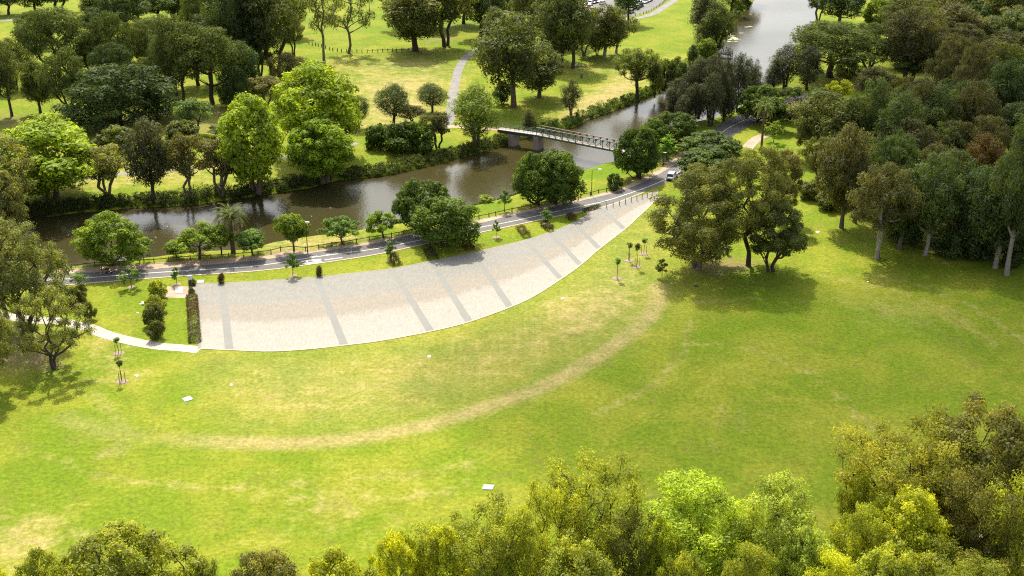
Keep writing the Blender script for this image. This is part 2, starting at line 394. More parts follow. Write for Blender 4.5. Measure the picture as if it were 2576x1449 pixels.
lush = np.maximum(lush, 0.55 * soft_poly([(1000, 1170), (1500, 960), (1660, 900), (1700, 1050), (1500, 1120), (1200, 1200)], 14))
lush = np.maximum(lush, 0.65 * soft_poly([(1700, 740), (2050, 700), (2500, 740), (2576, 900), (2300, 1000), (1800, 900)], 25))
lush = np.maximum(lush, 0.35 * soft_poly([(-100, 1060), (300, 1050), (700, 1150), (1000, 1200), (700, 1260), (0, 1250)], 15))
lush = np.maximum(lush, 0.7 * soft_poly([(1900, 330), (1990, 330), (1990, 400), (1930, 395)], 2))
for arc in ([(2060, 690), (2250, 725), (2400, 785), (2500, 870)], [(2120, 680), (2300, 712), (2450, 770), (2600, 880)], [(1750, 760), (1950, 748), (2150, 770), (2300, 840)], [(1720, 860), (1900, 880), (2080, 960), (2200, 1080)], [(900, 1200), (1100, 1190), (1190, 1165), (1160, 1230), (1010, 1250)], [(60, 1130), (250, 1200), (500, 1230), (800, 1215)], [(1500, 1040), (1640, 970), (1720, 890), (1740, 800)]):
    dry = np.maximum(dry, 0.34 * soft_line(arc, 1.1))
track = np.maximum(track, 0.36 * soft_poly([(520, 900), (900, 880), (1200, 825), (1420, 715), (1560, 610), (1640, 540), (1655, 700), (1630, 790), (1500, 880), (1280, 990), (1000, 1060), (640, 1075), (560, 1000)], 7))
nx, ny = len(gx), len(gy)
idx = np.arange(nx * ny).reshape(ny, nx)
F = np.stack([idx[:-1, :-1].ravel(), idx[:-1, 1:].ravel(), idx[1:, 1:].ravel(), idx[1:, :-1].ravel()], 1)
me = mesh_np("ground", np.column_stack([P2, GZ]), F, M_LAWN, True, vattr={"dry": dry, "dirt": dirt, "lush": lush, "track": track})
tag(link("ground", me), "wide grass lawn and park ground sloping into the river", kind="structure")
# water
me = mesh_np("river_water", [(-900, 80, WATER), (900, 80, WATER), (900, 1300, WATER), (-900, 1300, WATER)], [(0, 1, 2, 3)], M_WATER)
tag(link("river_water", me), "brown river water with small ripples", kind="structure")

# ------------------------------------------------------------------ clouds that shade the right of the park
def cloud(name, cx, cyy, rx, ry, rz_, alt, dens, rot, label, seed):
    me = bpy.data.meshes.new(name); bm = bmesh.new(); bmesh.ops.create_icosphere(bm, subdivisions=4, radius=1.0); r = np.random.default_rng(seed); ph = r.uniform(0, 6.28, 9)
    for v in bm.verts:
        c = v.co.normalized(); k = 1 + .16 * math.sin(3 * c.x + ph[0]) * math.sin(3 * c.y + ph[1]) + .12 * math.sin(6 * c.x + ph[2]) * math.sin(5 * c.y + ph[3]) + .07 * math.sin(11 * c.y + ph[4]) * math.sin(10 * c.z + ph[5])
        v.co = c * k; v.co.x *= rx; v.co.y *= ry; v.co.z *= rz_
    bm.to_mesh(me); bm.free(); m = bpy.data.materials.new(name + "_vapour"); m.use_nodes = True; nn = m.node_tree.nodes; nn.remove(nn["Principled BSDF"])
    pv = nn.new("ShaderNodeVolumePrincipled"); pv.inputs["Density"].default_value = dens; pv.inputs["Color"].default_value = (1, 1, 1, 1); m.node_tree.links.new(pv.outputs[0], nn["Material Output"].inputs["Volume"])
    me.materials.append(m); o = link(name, me); k = alt / math.sin(SUN_EL); o.location = (cx + sun_dir.x * k, cyy + sun_dir.y * k, alt); o.rotation_euler = (0, 0, rot)
    tag(o, label, None, None, "stuff"); return o
CLOUDS = True
if CLOUDS:
    cloud("cloud", 128, 258, 64, 150, 36, 900, .0200, -.12, "soft white cloud high above whose shade covers the wood on the right", 2)
    cloud("cloud", 70, 146, 86, 56, 26, 760, .0230, .15, "thin small cloud above the lower right of the lawn", 7)

# ------------------------------------------------------------------ flat sheets
def resample(pts, n):
    P = np.array([tuple(p)[:3] for p in pts], dtype=float); d = np.r_[0, np.cumsum(np.linalg.norm(np.diff(P, axis=0), axis=1))]
    s = np.linspace(0, d[-1], n); return np.stack([np.interp(s, d, P[:, k]) for k in range(P.shape[1])], 1)
def smooth_line(pts, sub=6):
    P = np.array([tuple(p)[:2] for p in pts], dtype=float); out = []
    for i in range(len(P) - 1):
        p0 = P[max(i - 1, 0)]; p1 = P[i]; p2 = P[i + 1]; p3 = P[min(i + 2, len(P) - 1)]
        for k in range(sub):
            t = k / sub
            out.append(0.5 * ((2 * p1) + (-p0 + p2) * t + (2 * p0 - 5 * p1 + 4 * p2 - p3) * t * t + (-p0 + 3 * p1 - 3 * p2 + p3) * t ** 3))
    out.append(P[-1]); return np.array(out)
def sheet(name, pix, z, mat, smooth=True, label=None, kind="structure"):
    """a thin slab whose outline is read off as picture points"""
    w = [gnd(u, v)[:2] for u, v in pix]
    bm = bmesh.new(); vs = [bm.verts.new((x, y, z)) for x, y in w]
    f = bm.faces.new(vs); bmesh.ops.recalc_face_normals(bm, faces=[f])
    if f.normal.z < 0: f.normal_flip()
    r = bmesh.ops.extrude_face_region(bm, geom=[f])
    nv = [e for e in r['geom'] if isinstance(e, bmesh.types.BMVert)]
    bmesh.ops.translate(bm, verts=nv, vec=(0, 0, -0.3))
    bmesh.ops.recalc_face_normals(bm, faces=bm.faces[:])
    o = link(name, from_bm(name, bm, mat)); tag(o, label, kind=kind); return o
def strip(name, pix, width, z, mat, thick=0.3, label=None, kind="structure", sub=6, world=False, parent=None):
    w = np.array([tuple(p)[:2] for p in pix]) if world else world_poly(pix)
    w = smooth_line(w, sub) if sub > 1 else w
    d = np.gradient(w, axis=0); d /= np.linalg.norm(d, axis=1)[:, None] + 1e-9
    nrm = np.stack([-d[:, 1], d[:, 0]], 1); wd = np.asarray(width, dtype=float)
    if wd.ndim: wd = np.interp(np.linspace(0, 1, len(w)), np.linspace(0, 1, len(wd)), wd)[:, None]
    L = w + nrm * wd / 2; R = w - nrm * wd / 2; n = len(w)
    V = np.concatenate([np.column_stack([L, np.full(n, z)]), np.column_stack([R, np.full(n, z)]),
                        np.column_stack([L, np.full(n, z - thick)]), np.column_stack([R, np.full(n, z - thick)])])
    F = []
    for i in range(n - 1):
        F += [(n + i, n + i + 1, i + 1, i), (i, i + 1, 2 * n + i + 1, 2 * n + i), (n + i + 1, n + i, 3 * n + i, 3 * n + i + 1)]
    F += [(0, 2 * n, 3 * n, n), (n - 1, 2 * n - 1, 4 * n - 1, 3 * n - 1)]
    o = link(name, mesh_np(name, V, F, mat), parent)
    if parent is None: tag(o, label, kind=kind)
    return o

ROAD_UP = [(-60, 703), (100, 692), (233, 685), (400, 676), (520, 667), (644, 656), (811, 633), (944, 613), (1044, 590), (1191, 566), (1288, 542), (1388, 522), (1521, 492), (1588, 472), (1655, 440), (1705, 410), (1745, 372), (1790, 328), (1830, 303), (1862, 289), (1920, 270), (2000, 240)]
ROAD_LO = [(-60, 738), (100, 722), (220, 712), (333, 703), (467, 693), (644, 681), (777, 665), (944, 640), (1061, 615), (1288, 567.5), (1388, 546), (1521, 519), (1621, 482.5), (1688, 455), (1745, 425), (1795, 385), (1835, 350), (1855, 335), (1885, 318), (1945, 292), (2030, 255)]
FENCE = [(120, 678), (180, 675), (239, 670), (300, 667), (352, 663), (388, 661), (425, 658), (479, 653), (530, 651), (576, 648), (612, 645), (650, 642), (682, 638), (706, 631), (738, 628), (769, 631), (802, 626), (835, 620), (865, 616), (897, 611), (929, 605), (985, 596), (1016, 590), (1060, 580), (1110, 570), (1160, 560), (1205, 551), (1230, 546), (1247, 542), (1288, 533), (1335, 524), (1385, 513), (1440, 502.5), (1461, 497), (1485, 492), (1506, 486), (1526, 482), (1545, 476), (1563, 471), (1580, 464), (1612, 448), (1640, 434), (1668, 418), (1681, 407), (1700, 392), (1722, 370), (1745, 345)]
sroad_u = smooth_line(ROAD_UP, 5); sroad_l = smooth_line(ROAD_LO, 5)
sheet("road", list(sroad_u) + list(sroad_l)[::-1], 0.02, M_ROAD, label="narrow asphalt park road curving along the river")
verge = [(u, v + 1.2) for u, v in FENCE]
sheet("dirt_footpath", verge + [(1745, 367), (1703, 405)] + [tuple(p) for p in sroad_u[::-1] if 120 < p[0] < 1700] + [(110, 686)], 0.012, M_DIRT, label="pinkish dirt footpath between the rail fence and the road")
strip("kerb", [(u, v + 1.0) for u, v in ROAD_LO[:13]], 0.35, 0.07, M_STONEEDGE, label="low sandstone kerb on the lawn side of the road")
strip("kerb", [(u, v - 0.6) for u, v in ROAD_UP[3:16]], 0.22, 0.055, M_CONC2, label="flush concrete edging between footpath and road")
CENTRE = [(100, 706), (233, 698), (360, 688), (500, 679), (644, 669), (811, 644), (944, 626), (1057, 604), (1191, 575), (1288, 557), (1421, 527.5), (1521, 506), (1605, 479), (1640, 466), (1675, 451), (1712, 430)]
strip("road_marking", CENTRE, 0.20, 0.026, M_PAINT, 0.005, label="white centre line painted on the road")
strip("road_marking", [(1815, 334), (1840, 318), (1871, 303)], 0.2, 0.026, M_PAINT, 0.005, label="white centre line on the far stretch of road")
def zp(x, y): return (670.8 + x * .125, 523.2 + y * .125)
for pts, w_ in (([zp(1110, 965), zp(1260, 940)], .28), ([zp(1165, 1050), zp(1350, 1022), zp(1530, 1000)], .24), ([zp(870, 990), zp(950, 975)], .5), ([zp(960, 985), zp(1020, 968)], .4),
               ([zp(690, 1095), zp(1095, 1050)], .22), ([zp(700, 1072), zp(1080, 1030)], .22), ([zp(715, 1140), zp(1110, 1090)], .22), ([zp(730, 1118), zp(1100, 1070)], .22),
               ([zp(1000, 1048), zp(1095, 1038)], .5), ([zp(1040, 1088), zp(1115, 1078)], .5), ([zp(690, 1090), zp(750, 1080)], .5), ([zp(715, 1135), zp(780, 1125)], .5)):
    strip("road_marking", pts, w_, 0.030, M_PAINT, 0.004, label="stretched white lettering painted on the road", sub=3)

# paved forecourt: sliced across between the matching top and bottom points of its grey bands
PAIRS = [((493, 714.5), (502, 877)), ((558, 712.5), (577, 880.5)), ((644, 708), (680, 884)), ((715, 703), (770, 879)), ((797, 697), (866, 869)), ((880, 688), (960, 857)),
         ((985, 676), (1083, 834)), ((1085, 657), (1180, 810)), ((1190, 636), (1283, 773)), ((1255, 620), (1345, 744)), ((1322, 604), (1411, 702)), ((1383, 584.5), (1460, 667)),
         ((1443, 560), (1508, 626)), ((1512, 524), (1571, 577)), ((1560, 507), (1603, 548)), ((1610, 494), (1630, 523)), ((1655, 480), (1656, 497))]
top_w = smooth_line([gnd(*p[0])[:2] for p in PAIRS], 5); bot_w = smooth_line([gnd(*p[1])[:2] for p in PAIRS], 5)
NT_ = 20; n = len(top_w); V = []; tv = []
for j in range(NT_ + 1):
    t = j / NT_; W = top_w * (1 - t) + bot_w * t
    V.append(np.column_stack([W, np.full(n, 0.045)])); tv.append(np.full(n, t))
V = np.concatenate(V); tv = np.concatenate(tv)
I = np.arange(n * (NT_ + 1)).reshape(NT_ + 1, n)
Fp = np.stack([I[1:, :-1].ravel(), I[1:, 1:].ravel(), I[:-1, 1:].ravel(), I[:-1, :-1].ravel()], 1)
tag(link("pavement", mesh_np("pavement", V, Fp, M_PLAZA, vattr={"t": tv})), "crescent forecourt of pale granite setts between lawn and road", kind="structure")
rim = list(bot_w) ; strip("kerb", rim, 0.3, 0.07, M_STONEEDGE, label="thin stone edge along the curved side of the paved crescent", sub=1, world=True)
strip("kerb", list(top_w), 0.22, 0.06, M_CONC2, label="stone edge along the road side of the paved crescent", sub=1, world=True)
strip("kerb", [gnd(493, 714.5)[:2], gnd(502, 877)[:2]], 0.5, 0.065, M_BAND, label="grey stone border at the square left end of the paved crescent", sub=1, world=True)
for k, (a, b) in enumerate([PAIRS[i] for i in (1, 4, 6, 7, 8, 10, 11, 12, 13)]):
    A = np.array(gnd(*a)[:2]); B = np.array(gnd(*b)[:2]); C_ = A + (B - A) * 0.992; A = A + (B - A) * 0.02
    strip("paving_band", [A, C_], [1.05, 1.35] if k < 5 else [0.9, 1.2], 0.051, M_BAND, 0.02, sub=1, world=True,
          label="grey granite band crossing the pale paved crescent")
A = gnd(503, 835); B = gnd(505, 873)
# the stepping of the surface: paths, pads and lots
strip("footpath", [(-160, 770), (0, 793), (90, 806), (144, 808), (217, 823), (267, 842), (333, 859), (400, 871), (460, 876), (502, 881)], [2.6, 2.6, 2.5, 2.4], 0.035, M_CONC, label="pale concrete footpath running from the left edge to the paved crescent")
sheet("gravel_pad", [(413.6, 720.5), (491, 720.5), (491, 735), (473, 749.7), (412.7, 748.9)], 0.02, M_DIRT, label="tan gravel pad beside the square end of the forecourt")
sheet("gravel_pad", [(1473, 531), (1492, 527), (1509, 524), (1512, 526), (1478, 541)], 0.02, M_DIRT, label="tan gravel corner by the low hedge at the tip of the forecourt")
strip("footpath", [(1112, 318), (1128, 305), (1135, 280), (1140, 240), (1148, 195), (1156, 170), (1168, 150), (1185, 133), (1215, 120), (1260, 105)], [3.2, 2.8, 2.8, 3.0], 0.03, M_GRAVELPATH, label="grey path bending up through the dry grass to the grove")
strip("footpath", [(1095, 325), (1140, 318), (1195, 322), (1262, 325)], 3.0, 0.028, M_DIRT, label="pale footpath leading onto the footbridge")
strip("footpath", [(-100, 470), (60, 462), (193, 450), (347, 433), (470, 423), (620, 403), (700, 398), (780, 385), (900, 360)], 2.2, 0.03, M_GRAVELPATH, label="grey path through the trees along the far bank")
strip("footpath", [(-200, 50), (-60, 50), (80, 52), (160, 60)], 4.0, 0.03, M_GRAVELPATH, label="distant grey path behind the bright field top left")
sheet("car_park", [(1190, -80), (1195, 22), (1300, 34), (1415, 44), (1500, 43), (1585, 41), (1607, 37), (1640, 26), (1668, 8), (1690, -12), (1760, -80)], 0.02, M_LOT, label="asphalt car park at the top of the picture")
strip("footpath", [(1390, 52), (1440, 52), (1500, 50), (1560, 49.5), (1600, 46), (1640, 36), (1672, 17), (1700, -2), (1745, -40)], 3.2, 0.034, M_GRAVELPATH, label="grey path round the outside of the car park")
strip("footpath", [(1880, 372), (1893, 358), (1908, 347), (1930, 338)], 3.0, 0.03, M_DIRT, label="pale path meeting the road near the tall palm")
strip("kerb", [(1890, 378), (1901, 361), (1912, 347)], 0.3, 0.06, M_CONC, label="pale kerb beside the path near the tall palm")
strip("footpath", [(1640, 405), (1665, 402), (1690, 406), (1706, 410)], 2.2, 0.03, M_GRAVELPATH, label="short path from road to footbridge landing")
strip("footpath", [(2462, 330), (2480, 305), (2500, 285), (2540, 275)], 3.0, 0.03, M_DIRT, label="sandy track inside the shaded wood on the right")
strip("footpath", [(2455, 1372), (2520, 1362), (2600, 1378), (2700, 1400)], 3.4, 0.03, M_CONC, label="pale path seen through the branches lower right")
strip("footpath", [(2060, 232), (2150, 218), (2190, 212), (2240, 196)], 2.4, 0.03, M_DIRT, label="narrow path between the wood and the flat topped pine")
strip("kerb", [(2144, 147), (2160, 143), (2180, 131)], 0.5, 0.12, M_CONC, label="bent concrete garden edge, upper arm", sub=1)
strip("kerb", [(2160, 143.5), (2180, 156)], 0.5, 0.12, M_CONC, label="bent concrete garden edge, lower arm", sub=1)

# ------------------------------------------------------------------ trees
def unit(a): return a / (np.linalg.norm(a, axis=-1, keepdims=True) + 1e-9)
def tubes(A, B, RA, RB, k=5):
    """one tapered k-sided tube for every segment A->B"""
    A = np.asarray(A); B = np.asarray(B); n = len(A); d = unit(B - A)
    ref = np.where(np.abs(d[:, 2:3]) > 0.9, np.array([[1.0, 0, 0]]), np.array([[0, 0, 1.0]]))
    x = unit(np.cross(d, ref)); y = np.cross(d, x)
    th = np.arange(k) * 2 * math.pi / k; c = np.cos(th)[None, :, None]; s = np.sin(th)[None, :, None]
    ring = x[:, None] * c + y[:, None] * s
    VA = A[:, None] + ring * np.asarray(RA)[:, None, None]; VB = B[:, None] + ring * np.asarray(RB)[:, None, None]
    V = np.concatenate([VA, VB], 1).reshape(-1, 3)
    i = np.arange(k); j = (i + 1) % k; q = np.stack([i, j, j + k, i + k], 1)
    F = (q[None] + (np.arange(n) * 2 * k)[:, None, None]).reshape(-1, 4)
    return V, F
def leaf_cards(C, N, L, asp, rng, droop=0.0):
    n = len(C); r = rng.normal(size=(n, 3)); r[:, 2] -= droop * 3.0
    a = unit(r - N * np.sum(r * N, 1, keepdims=True)); b = np.cross(N, a)
    l = (L * rng.uniform(0.45, 1.0, n) * rng.uniform(.9, 1.6, n))[:, None]
    V = np.stack([C - a * l * .5, C + b * l * asp * .5, C + a * l * .5, C - b * l * asp * .5], 1).reshape(-1, 3)
    return V, np.arange(4 * n).reshape(n, 4)

def proto(seed, H=12, R=5, cb=0.3, nc=40, cr=1.5, nl=9000, leaf=0.45, asp=0.6, flat=0.8, env=None, droop=0.0, stems=1, spread=0.25, r0=0.28,
          shell=0.75, bark_top=0.75, bias=0.55, stretch=1.0, twist=0.15, upbias=0.25, gap=1.0, lopside=0.0, mat=None, up=1.2, nrand=.42, vol=False):
    """an individual tree: returns (trunk mesh, crown mesh); height H, half width R, cb = bottom of the crown as a share of H"""
    rng = np.random.default_rng(seed); env = env or (lambda t: math.sin(math.pi * min(1, max(0, 0.12 + 0.80 * t))) ** 0.6)
    zb = cb * H; cents = []; tries = 0
    ph = rng.uniform(0, 6.28, 3)
    while len(cents) < nc and tries < 9000:
        tries += 1; t = rng.uniform(0, 1); a = rng.uniform(0, 6.28); rr = env(t) * (R - cr * 0.75)
        rr *= 1 + 0.18 * math.sin(2 * a + ph[0]) + 0.12 * math.sin(3 * a + ph[1]) + lopside * math.cos(a - ph[2])
        rho = rr * rng.uniform(0, 1) ** (1 - bias if bias < 1 else 0.05)
        c = np.array([rho * math.cos(a), rho * math.sin(a), zb + cr * .5 * flat * stretch + t * (H - zb - cr * flat * stretch * 1.3)])
        d = cr * 1.05 * gap * (1 - tries / 12000)
        if all(((c - q) * (1, 1, 1 / max(.5, flat * stretch))) @ ((c - q) * (1, 1, 1 / max(.5, flat * stretch))) > d * d for q in cents): cents.append(c)
    cents = np.array(cents); m = len(cents)
    # skeleton
    nodes = []; par = []; A = []
    for s in range(stems):
        a = ph[2] + s * 6.28 / max(1, stems); lean = spread * (1 if stems > 1 else 0.35) * R
        off = 0.0 if stems == 1 else r0 * 1.2
        p0 = np.array([off * math.cos(a), off * math.sin(a), -0.3]); top = zb + (H - zb) * (bark_top - 0.25 if stems > 1 else bark_top - 0.1)
        K = 7; prev = -1
        for i in range(K):
            f = i / (K - 1); p = p0 + np.array([math.cos(a) * lean * f ** 1.3, math.sin(a) * lean * f ** 1.3, (top + 0.3) * f])
            if 0 < i: p[:2] += rng.normal(size=2) * twist * (0.3 + f)
            nodes.append(p); par.append(prev); prev = len(nodes) - 1
    n_trunk = len(nodes); order = np.argsort(np.hypot(cents[:, 0], cents[:, 1]) + 0.6 * cents[:, 2]); ends = []
    for ci in order:
        c = cents[ci]; Q = np.array(nodes); dv = c - Q; dist = np.linalg.norm(dv, axis=1)
        pen = np.where(Q[:, 2] > c[2] - 0.35 * np.hypot(dv[:, 0], dv[:, 1]) * up, dist * 1.5 + 2, 0)
        low = np.where(Q[:, 2] < zb * 0.7, 4.0, 0.0)
        b = int(np.argmin(dist + pen + low)); k = max(2, int(dist[b] / 1.1)); prev = b; p0 = Q[b]
        sag = rng.normal(size=3) * 0.10 * dist[b]
        for i in range(1, k + 1):
            f = i / k; p = p0 + (c - p0) * f + sag * math.sin(math.pi * f) + np.array([0, 0, -0.06 * dist[b] * math.sin(math.pi * f)])
            nodes.append(p); par.append(prev); prev = len(nodes) - 1
        ends.append((prev, c))
    extra_A, extra_B = [], []
    cnt = np.zeros(len(nodes)); 
    for e, c in ends:
        q = e
        while q != -1: cnt[q] += 1; q = par[q]
        for _ in range(3):
            dv = unit(rng.normal(size=3) + np.array([0, 0, .5])); extra_A.append(nodes[e]); extra_B.append(nodes[e] + dv * cr * 0.8)
    nodes = np.array(nodes); par = np.array(par); tot = max(cnt.max(), 1)
    rad = r0 * np.maximum(cnt / tot, 0.004) ** 0.5; rad[:n_trunk] = np.maximum(rad[:n_trunk], r0 * 0.25)
    zz = np.clip(1 - (nodes[:, 2] + .3) / (0.08 * H), 0, 1); rad *= 1 + 0.35 * zz ** 2 * (np.arange(len(nodes)) < n_trunk)
    ii = np.where(par >= 0)[0]
    V, F = tubes(nodes[par[ii]], nodes[ii], rad[par[ii]] * np.where(par[ii] < n_trunk, np.where(ii < n_trunk, 1, .6), 1), rad[ii], 6)
    V2, F2 = tubes(extra_A, extra_B, np.full(len(extra_A), r0 * .09), np.full(len(extra_A), r0 * .04), 3)
    # pad triangles tubes into quads list: both are quads already
    trunk = mesh_np("trunk", np.concatenate([V, V2]), np.concatenate([F, F2 + len(V)]), M_BARK, True)
    # foliage
    cs = cr * rng.uniform(0.7, 1.25, m); w = cs ** 2; w /= w.sum(); cl = rng.choice(m, nl, p=w)
    dirs = unit(rng.normal(size=(nl, 3)) + np.array([0, 0, upbias])); rr = cs[cl] * (1 - (1 - shell) * rng.uniform(0, 1, nl) ** 0.7 * 1.6) * rng.uniform(0.9, 1.12, nl)
    if vol: rr = cs[cl] * rng.uniform(0, 1, nl) ** .45
    # lumps on each clump
    lump = 1 + 0.22 * np.sin(dirs[:, 0] * 5 + cl * 1.7) * np.sin(dirs[:, 1] * 5 + cl * 2.3) 
    P = cents[cl] + dirs * (rr * lump)[:, None] * np.array([1, 1, flat * stretch])
    if droop: P[:, 2] -= droop * rng.uniform(0, 1, nl) ** 2 * cr * 1.1
    N = unit(dirs * 1.0 + rng.normal(size=(nl, 3)) * nrand + np.array([0, 0, 0.3]))
    V, F = leaf_cards(P, N, leaf, asp, rng, droop)
    cvr = rng.uniform(0, 1, m); crown = mesh_np("crown", V, F, mat or M_LEAF, False, fattr={"lv": rng.uniform(0, 1, nl), "cv": cvr[cl]})
    return dict(trunk=trunk, crown=crown, pts=V[::max(4, (len(V) // 8000) * 4)])

dome = lambda t: math.sqrt(max(0.0, 1 - max(0, (t - 0.28) / 0.76) ** 2)) * (0.72 + 0.28 * min(1, t / 0.25))
ball = lambda t: math.sqrt(max(0.02, 1 - (2 * t - 1) ** 2))
egg = lambda t: max(0.18, math.sin(math.pi * (t * 0.86 + 0.10)) ** 0.7)
cone = lambda t: max(0.15, (1 - t) ** 0.75 * (0.55 + 0.6 * min(1, t / .2)))
flatt = lambda t: 0.75 + 0.25 * t if t < .6 else math.sqrt(max(0.05, 1 - ((t - .6) / .45) ** 2))
vase = lambda t: 0.35 + 0.65 * math.sin(math.pi * min(1, (t * 0.62)))
P = {}
P['fig'] = [proto(11, 11, 6.4, .16, 95, 1.2, 19000, .38, .75, .7, dome, r0=.42, bark_top=.5, bias=.8, gap=1.0, shell=.85, upbias=.5, nrand=.35), proto(12, 10, 6.0, .14, 84, 1.2, 18000, .38, .75, .7, dome, r0=.40, bark_top=.5, bias=.8, gap=1.0, lopside=.15, shell=.85, upbias=.5, nrand=.35)]
P['lime'] = [proto(21, 14, 6.6, .12, 110, 1.3, 26000, .40, .7, .75, egg, r0=.42, stems=3, spread=.3, bias=.8, gap=1.0, shell=.85, upbias=.55, nrand=.35), proto(22, 13, 5.6, .14, 90, 1.25, 22000, .40, .7, .75, egg, r0=.4, stems=2, spread=.25, bias=.8, gap=1.0, lopside=.18, shell=.85, upbias=.55, nrand=.35)]
P['ball'] = [proto(31, 9, 3.6, .22, 46, 1.2, 13000, .42, .16, .95, ball, r0=.24, bias=.8, gap=.8, bark_top=.6, upbias=.5, mat=M_LEAF_DULL)]
P['pine'] = [proto(41, 15, 7.0, .34, 64, 1.7, 17000, .50, .35, .68, dome, r0=.42, bias=.7, gap=.95, twist=.3, mat=M_LEAF_DULL), proto(42, 14, 6.5, .30, 56, 1.7, 16000, .50, .35, .7, dome, r0=.4, stems=2, spread=.35, bias=.7, gap=1.0, twist=.3, mat=M_LEAF_DULL),
             proto(43, 12, 6.8, .10, 76, 1.6, 19000, .50, .35, .7, dome, r0=.4, bias=.65, gap=.9, lopside=.2, twist=.3, mat=M_LEAF_DULL)]
P['gum'] = [proto(51, 20, 6.4, .30, 46, 1.7, 13000, .55, .38, .85, egg, r0=.42, bias=.55, gap=1.2, droop=.35, twist=.4), proto(52, 19, 5.6, .26, 42, 1.7, 12500, .55, .38, .95, egg, r0=.38, bias=.5, gap=1.15, droop=.4, twist=.45, lopside=.2),
            proto(53, 18, 6.5, .34, 40, 1.75, 12500, .55, .38, .8, dome, r0=.42, stems=2, spread=.35, bias=.6, gap=1.15, droop=.3, twist=.4), proto(54, 17, 5.0, .22, 44, 1.6, 13000, .55, .38, 1.0, egg, r0=.36, bias=.5, gap=1.0, droop=.5, twist=.3)]
P['sparse'] = [proto(61, 18, 6.0, .38, 22, 1.55, 5200, .5, .35, .75, dome, r0=.34, bias=.7, gap=1.4, droop=.5, twist=.5, lopside=.25), proto(62, 17, 5.5, .30, 20, 1.5, 4800, .5, .35, .8, egg, r0=.32, bias=.65, gap=1.4, droop=.5, twist=.5)]
P['casu'] = [proto(71, 16, 3.6, .10, 40, 1.15, 9500, .62, .16, 1.1, cone, r0=.26, bias=.4, gap=.9, droop=.3, stretch=1.5, mat=M_LEAF_DULL), proto(72, 15, 3.3, .12, 36, 1.15, 9000, .62, .16, 1.1, egg, r0=.25, bias=.4, gap=.95, droop=.3, stretch=1.5, mat=M_LEAF_DULL),
             proto(73, 14, 3.8, .14, 34, 1.2, 8500, .62, .16, 1.0, egg, r0=.25, stems=2, spread=.3, bias=.45, gap=1.0, droop=.3, stretch=1.4, mat=M_LEAF_DULL)]
P['mela'] = [proto(81, 9, 4.2, .42, 34, 1.1, 8000, .38, .45, .6, flatt, r0=.24, stems=3, spread=.5, bias=.55, gap=1.0, twist=.3), proto(82, 9, 4.0, .38, 32, 1.15, 8000, .38, .45, .65, dome, r0=.22, stems=2, spread=.45, bias=.55, gap=1.0, twist=.35)]
P['near_fan'] = [proto(91, 14, 5.6, .24, 90, 1.1, 33000, .27, .4, .8, vase, r0=.20, stems=4, spread=.45, bias=.65, gap=1.15, twist=.2, vol=True, nrand=.7, up=2.0), proto(92, 14, 4.6, .15, 90, 1.0, 34000, .27, .4, .85, egg, r0=.18, stems=3, spread=.4, bias=.65, gap=1.1, twist=.25, vol=True, nrand=.7, up=2.0)]
P['near_dense'] = [proto(93, 13, 5.2, .14, 130, .95, 38000, .28, .55, .95, egg, r0=.32, stems=2, spread=.35, bias=.7, gap=.95, shell=.6, up=1.7), proto(94, 12, 5.8, .16, 130, 1.0, 38000, .28, .5, .85, dome, r0=.34, stems=3, spread=.4, bias=.7, gap=.95, shell=.6, up=1.7)]
P['near_sparse'] = [proto(95, 15, 5.4, .20, 70, 1.2, 19000, .30, .45, .8, vase, r0=.18, stems=4, spread=.5, bias=.65, gap=1.05, twist=.35, vol=True, nrand=.6, up=2.2)]
P['biggum'] = [proto(101, 20, 6.6, .12, 120, 1.25, 44000, .30, .5, .8, egg, r0=.30, bias=.65, gap=1.0, twist=.5, stems=2, spread=.3, shell=.7, droop=.1), proto(102, 20, 6.8, .34, 80, 1.25, 30000, .30, .45, .8, dome, r0=.30, bias=.6, gap=1.2, twist=.6, shell=.65, droop=.15),
               proto(103, 12, 5.2, .26, 62, 1.1, 25000, .29, .55, .8, dome, r0=.24, stems=2, spread=.4, bias=.6, gap=1.0, twist=.4, shell=.7)]
P['leftgum'] = [proto(104, 17, 7.0, .26, 120, 1.3, 34000, .34, .38, .75, dome, r0=.32, stems=3, spread=.4, bias=.6, gap=1.1, twist=.5, shell=.6, droop=.3), proto(105, 13, 6.4, .26, 60, 1.2, 16500, .34, .38, .65, dome, r0=.28, stems=2, spread=.5, bias=.75, gap=1.4, twist=.7, shell=.55, droop=.3, lopside=.2)]
P['street'] = [proto(111, 7, 3.4, .30, 44, .85, 9000, .30, .75, .85, ball, r0=.18, bias=.7, gap=.95, shell=.7), proto(112, 6.5, 3.9, .34, 40, .85, 7500, .30, .75, .7, dome, r0=.17, bias=.65, gap=1.1, shell=.6, lopside=.1)]
P['young'] = [proto(113, 4.5, 1.8, .30, 20, .50, 1500, .26, .8, .7, cone, r0=.07, bias=.55, gap=1.05, shell=.5, twist=.06), proto(114, 5, 2.2, .32, 22, .55, 1700, .26, .8, .7, dome, r0=.07, bias=.6, gap=1.1, shell=.5, twist=.06)]
P['staked'] = [proto(115, 3.6, .65, .55, 6, .34, 330, .22, .6, 1.0, ball, r0=.035, bias=.5, gap=.9, shell=.5, twist=.04)]
P['shrub'] = [proto(121, 3, 2.0, .04, 34, .55, 6500, .24, .6, .85, dome, r0=.08, stems=4, spread=.5, bias=.65, gap=.95, shell=.75), proto(122, 2.6, 1.6, .04, 26, .5, 5000, .22, .45, .95, egg, r0=.07, stems=4, spread=.4, bias=.6, gap=.95, shell=.7)]
P['slimshrub'] = [proto(123, 4.5, 1.3, .04, 30, .55, 5200, .26, .3, 1.1, egg, r0=.08, bias=.5, gap=.9, shell=.7)]

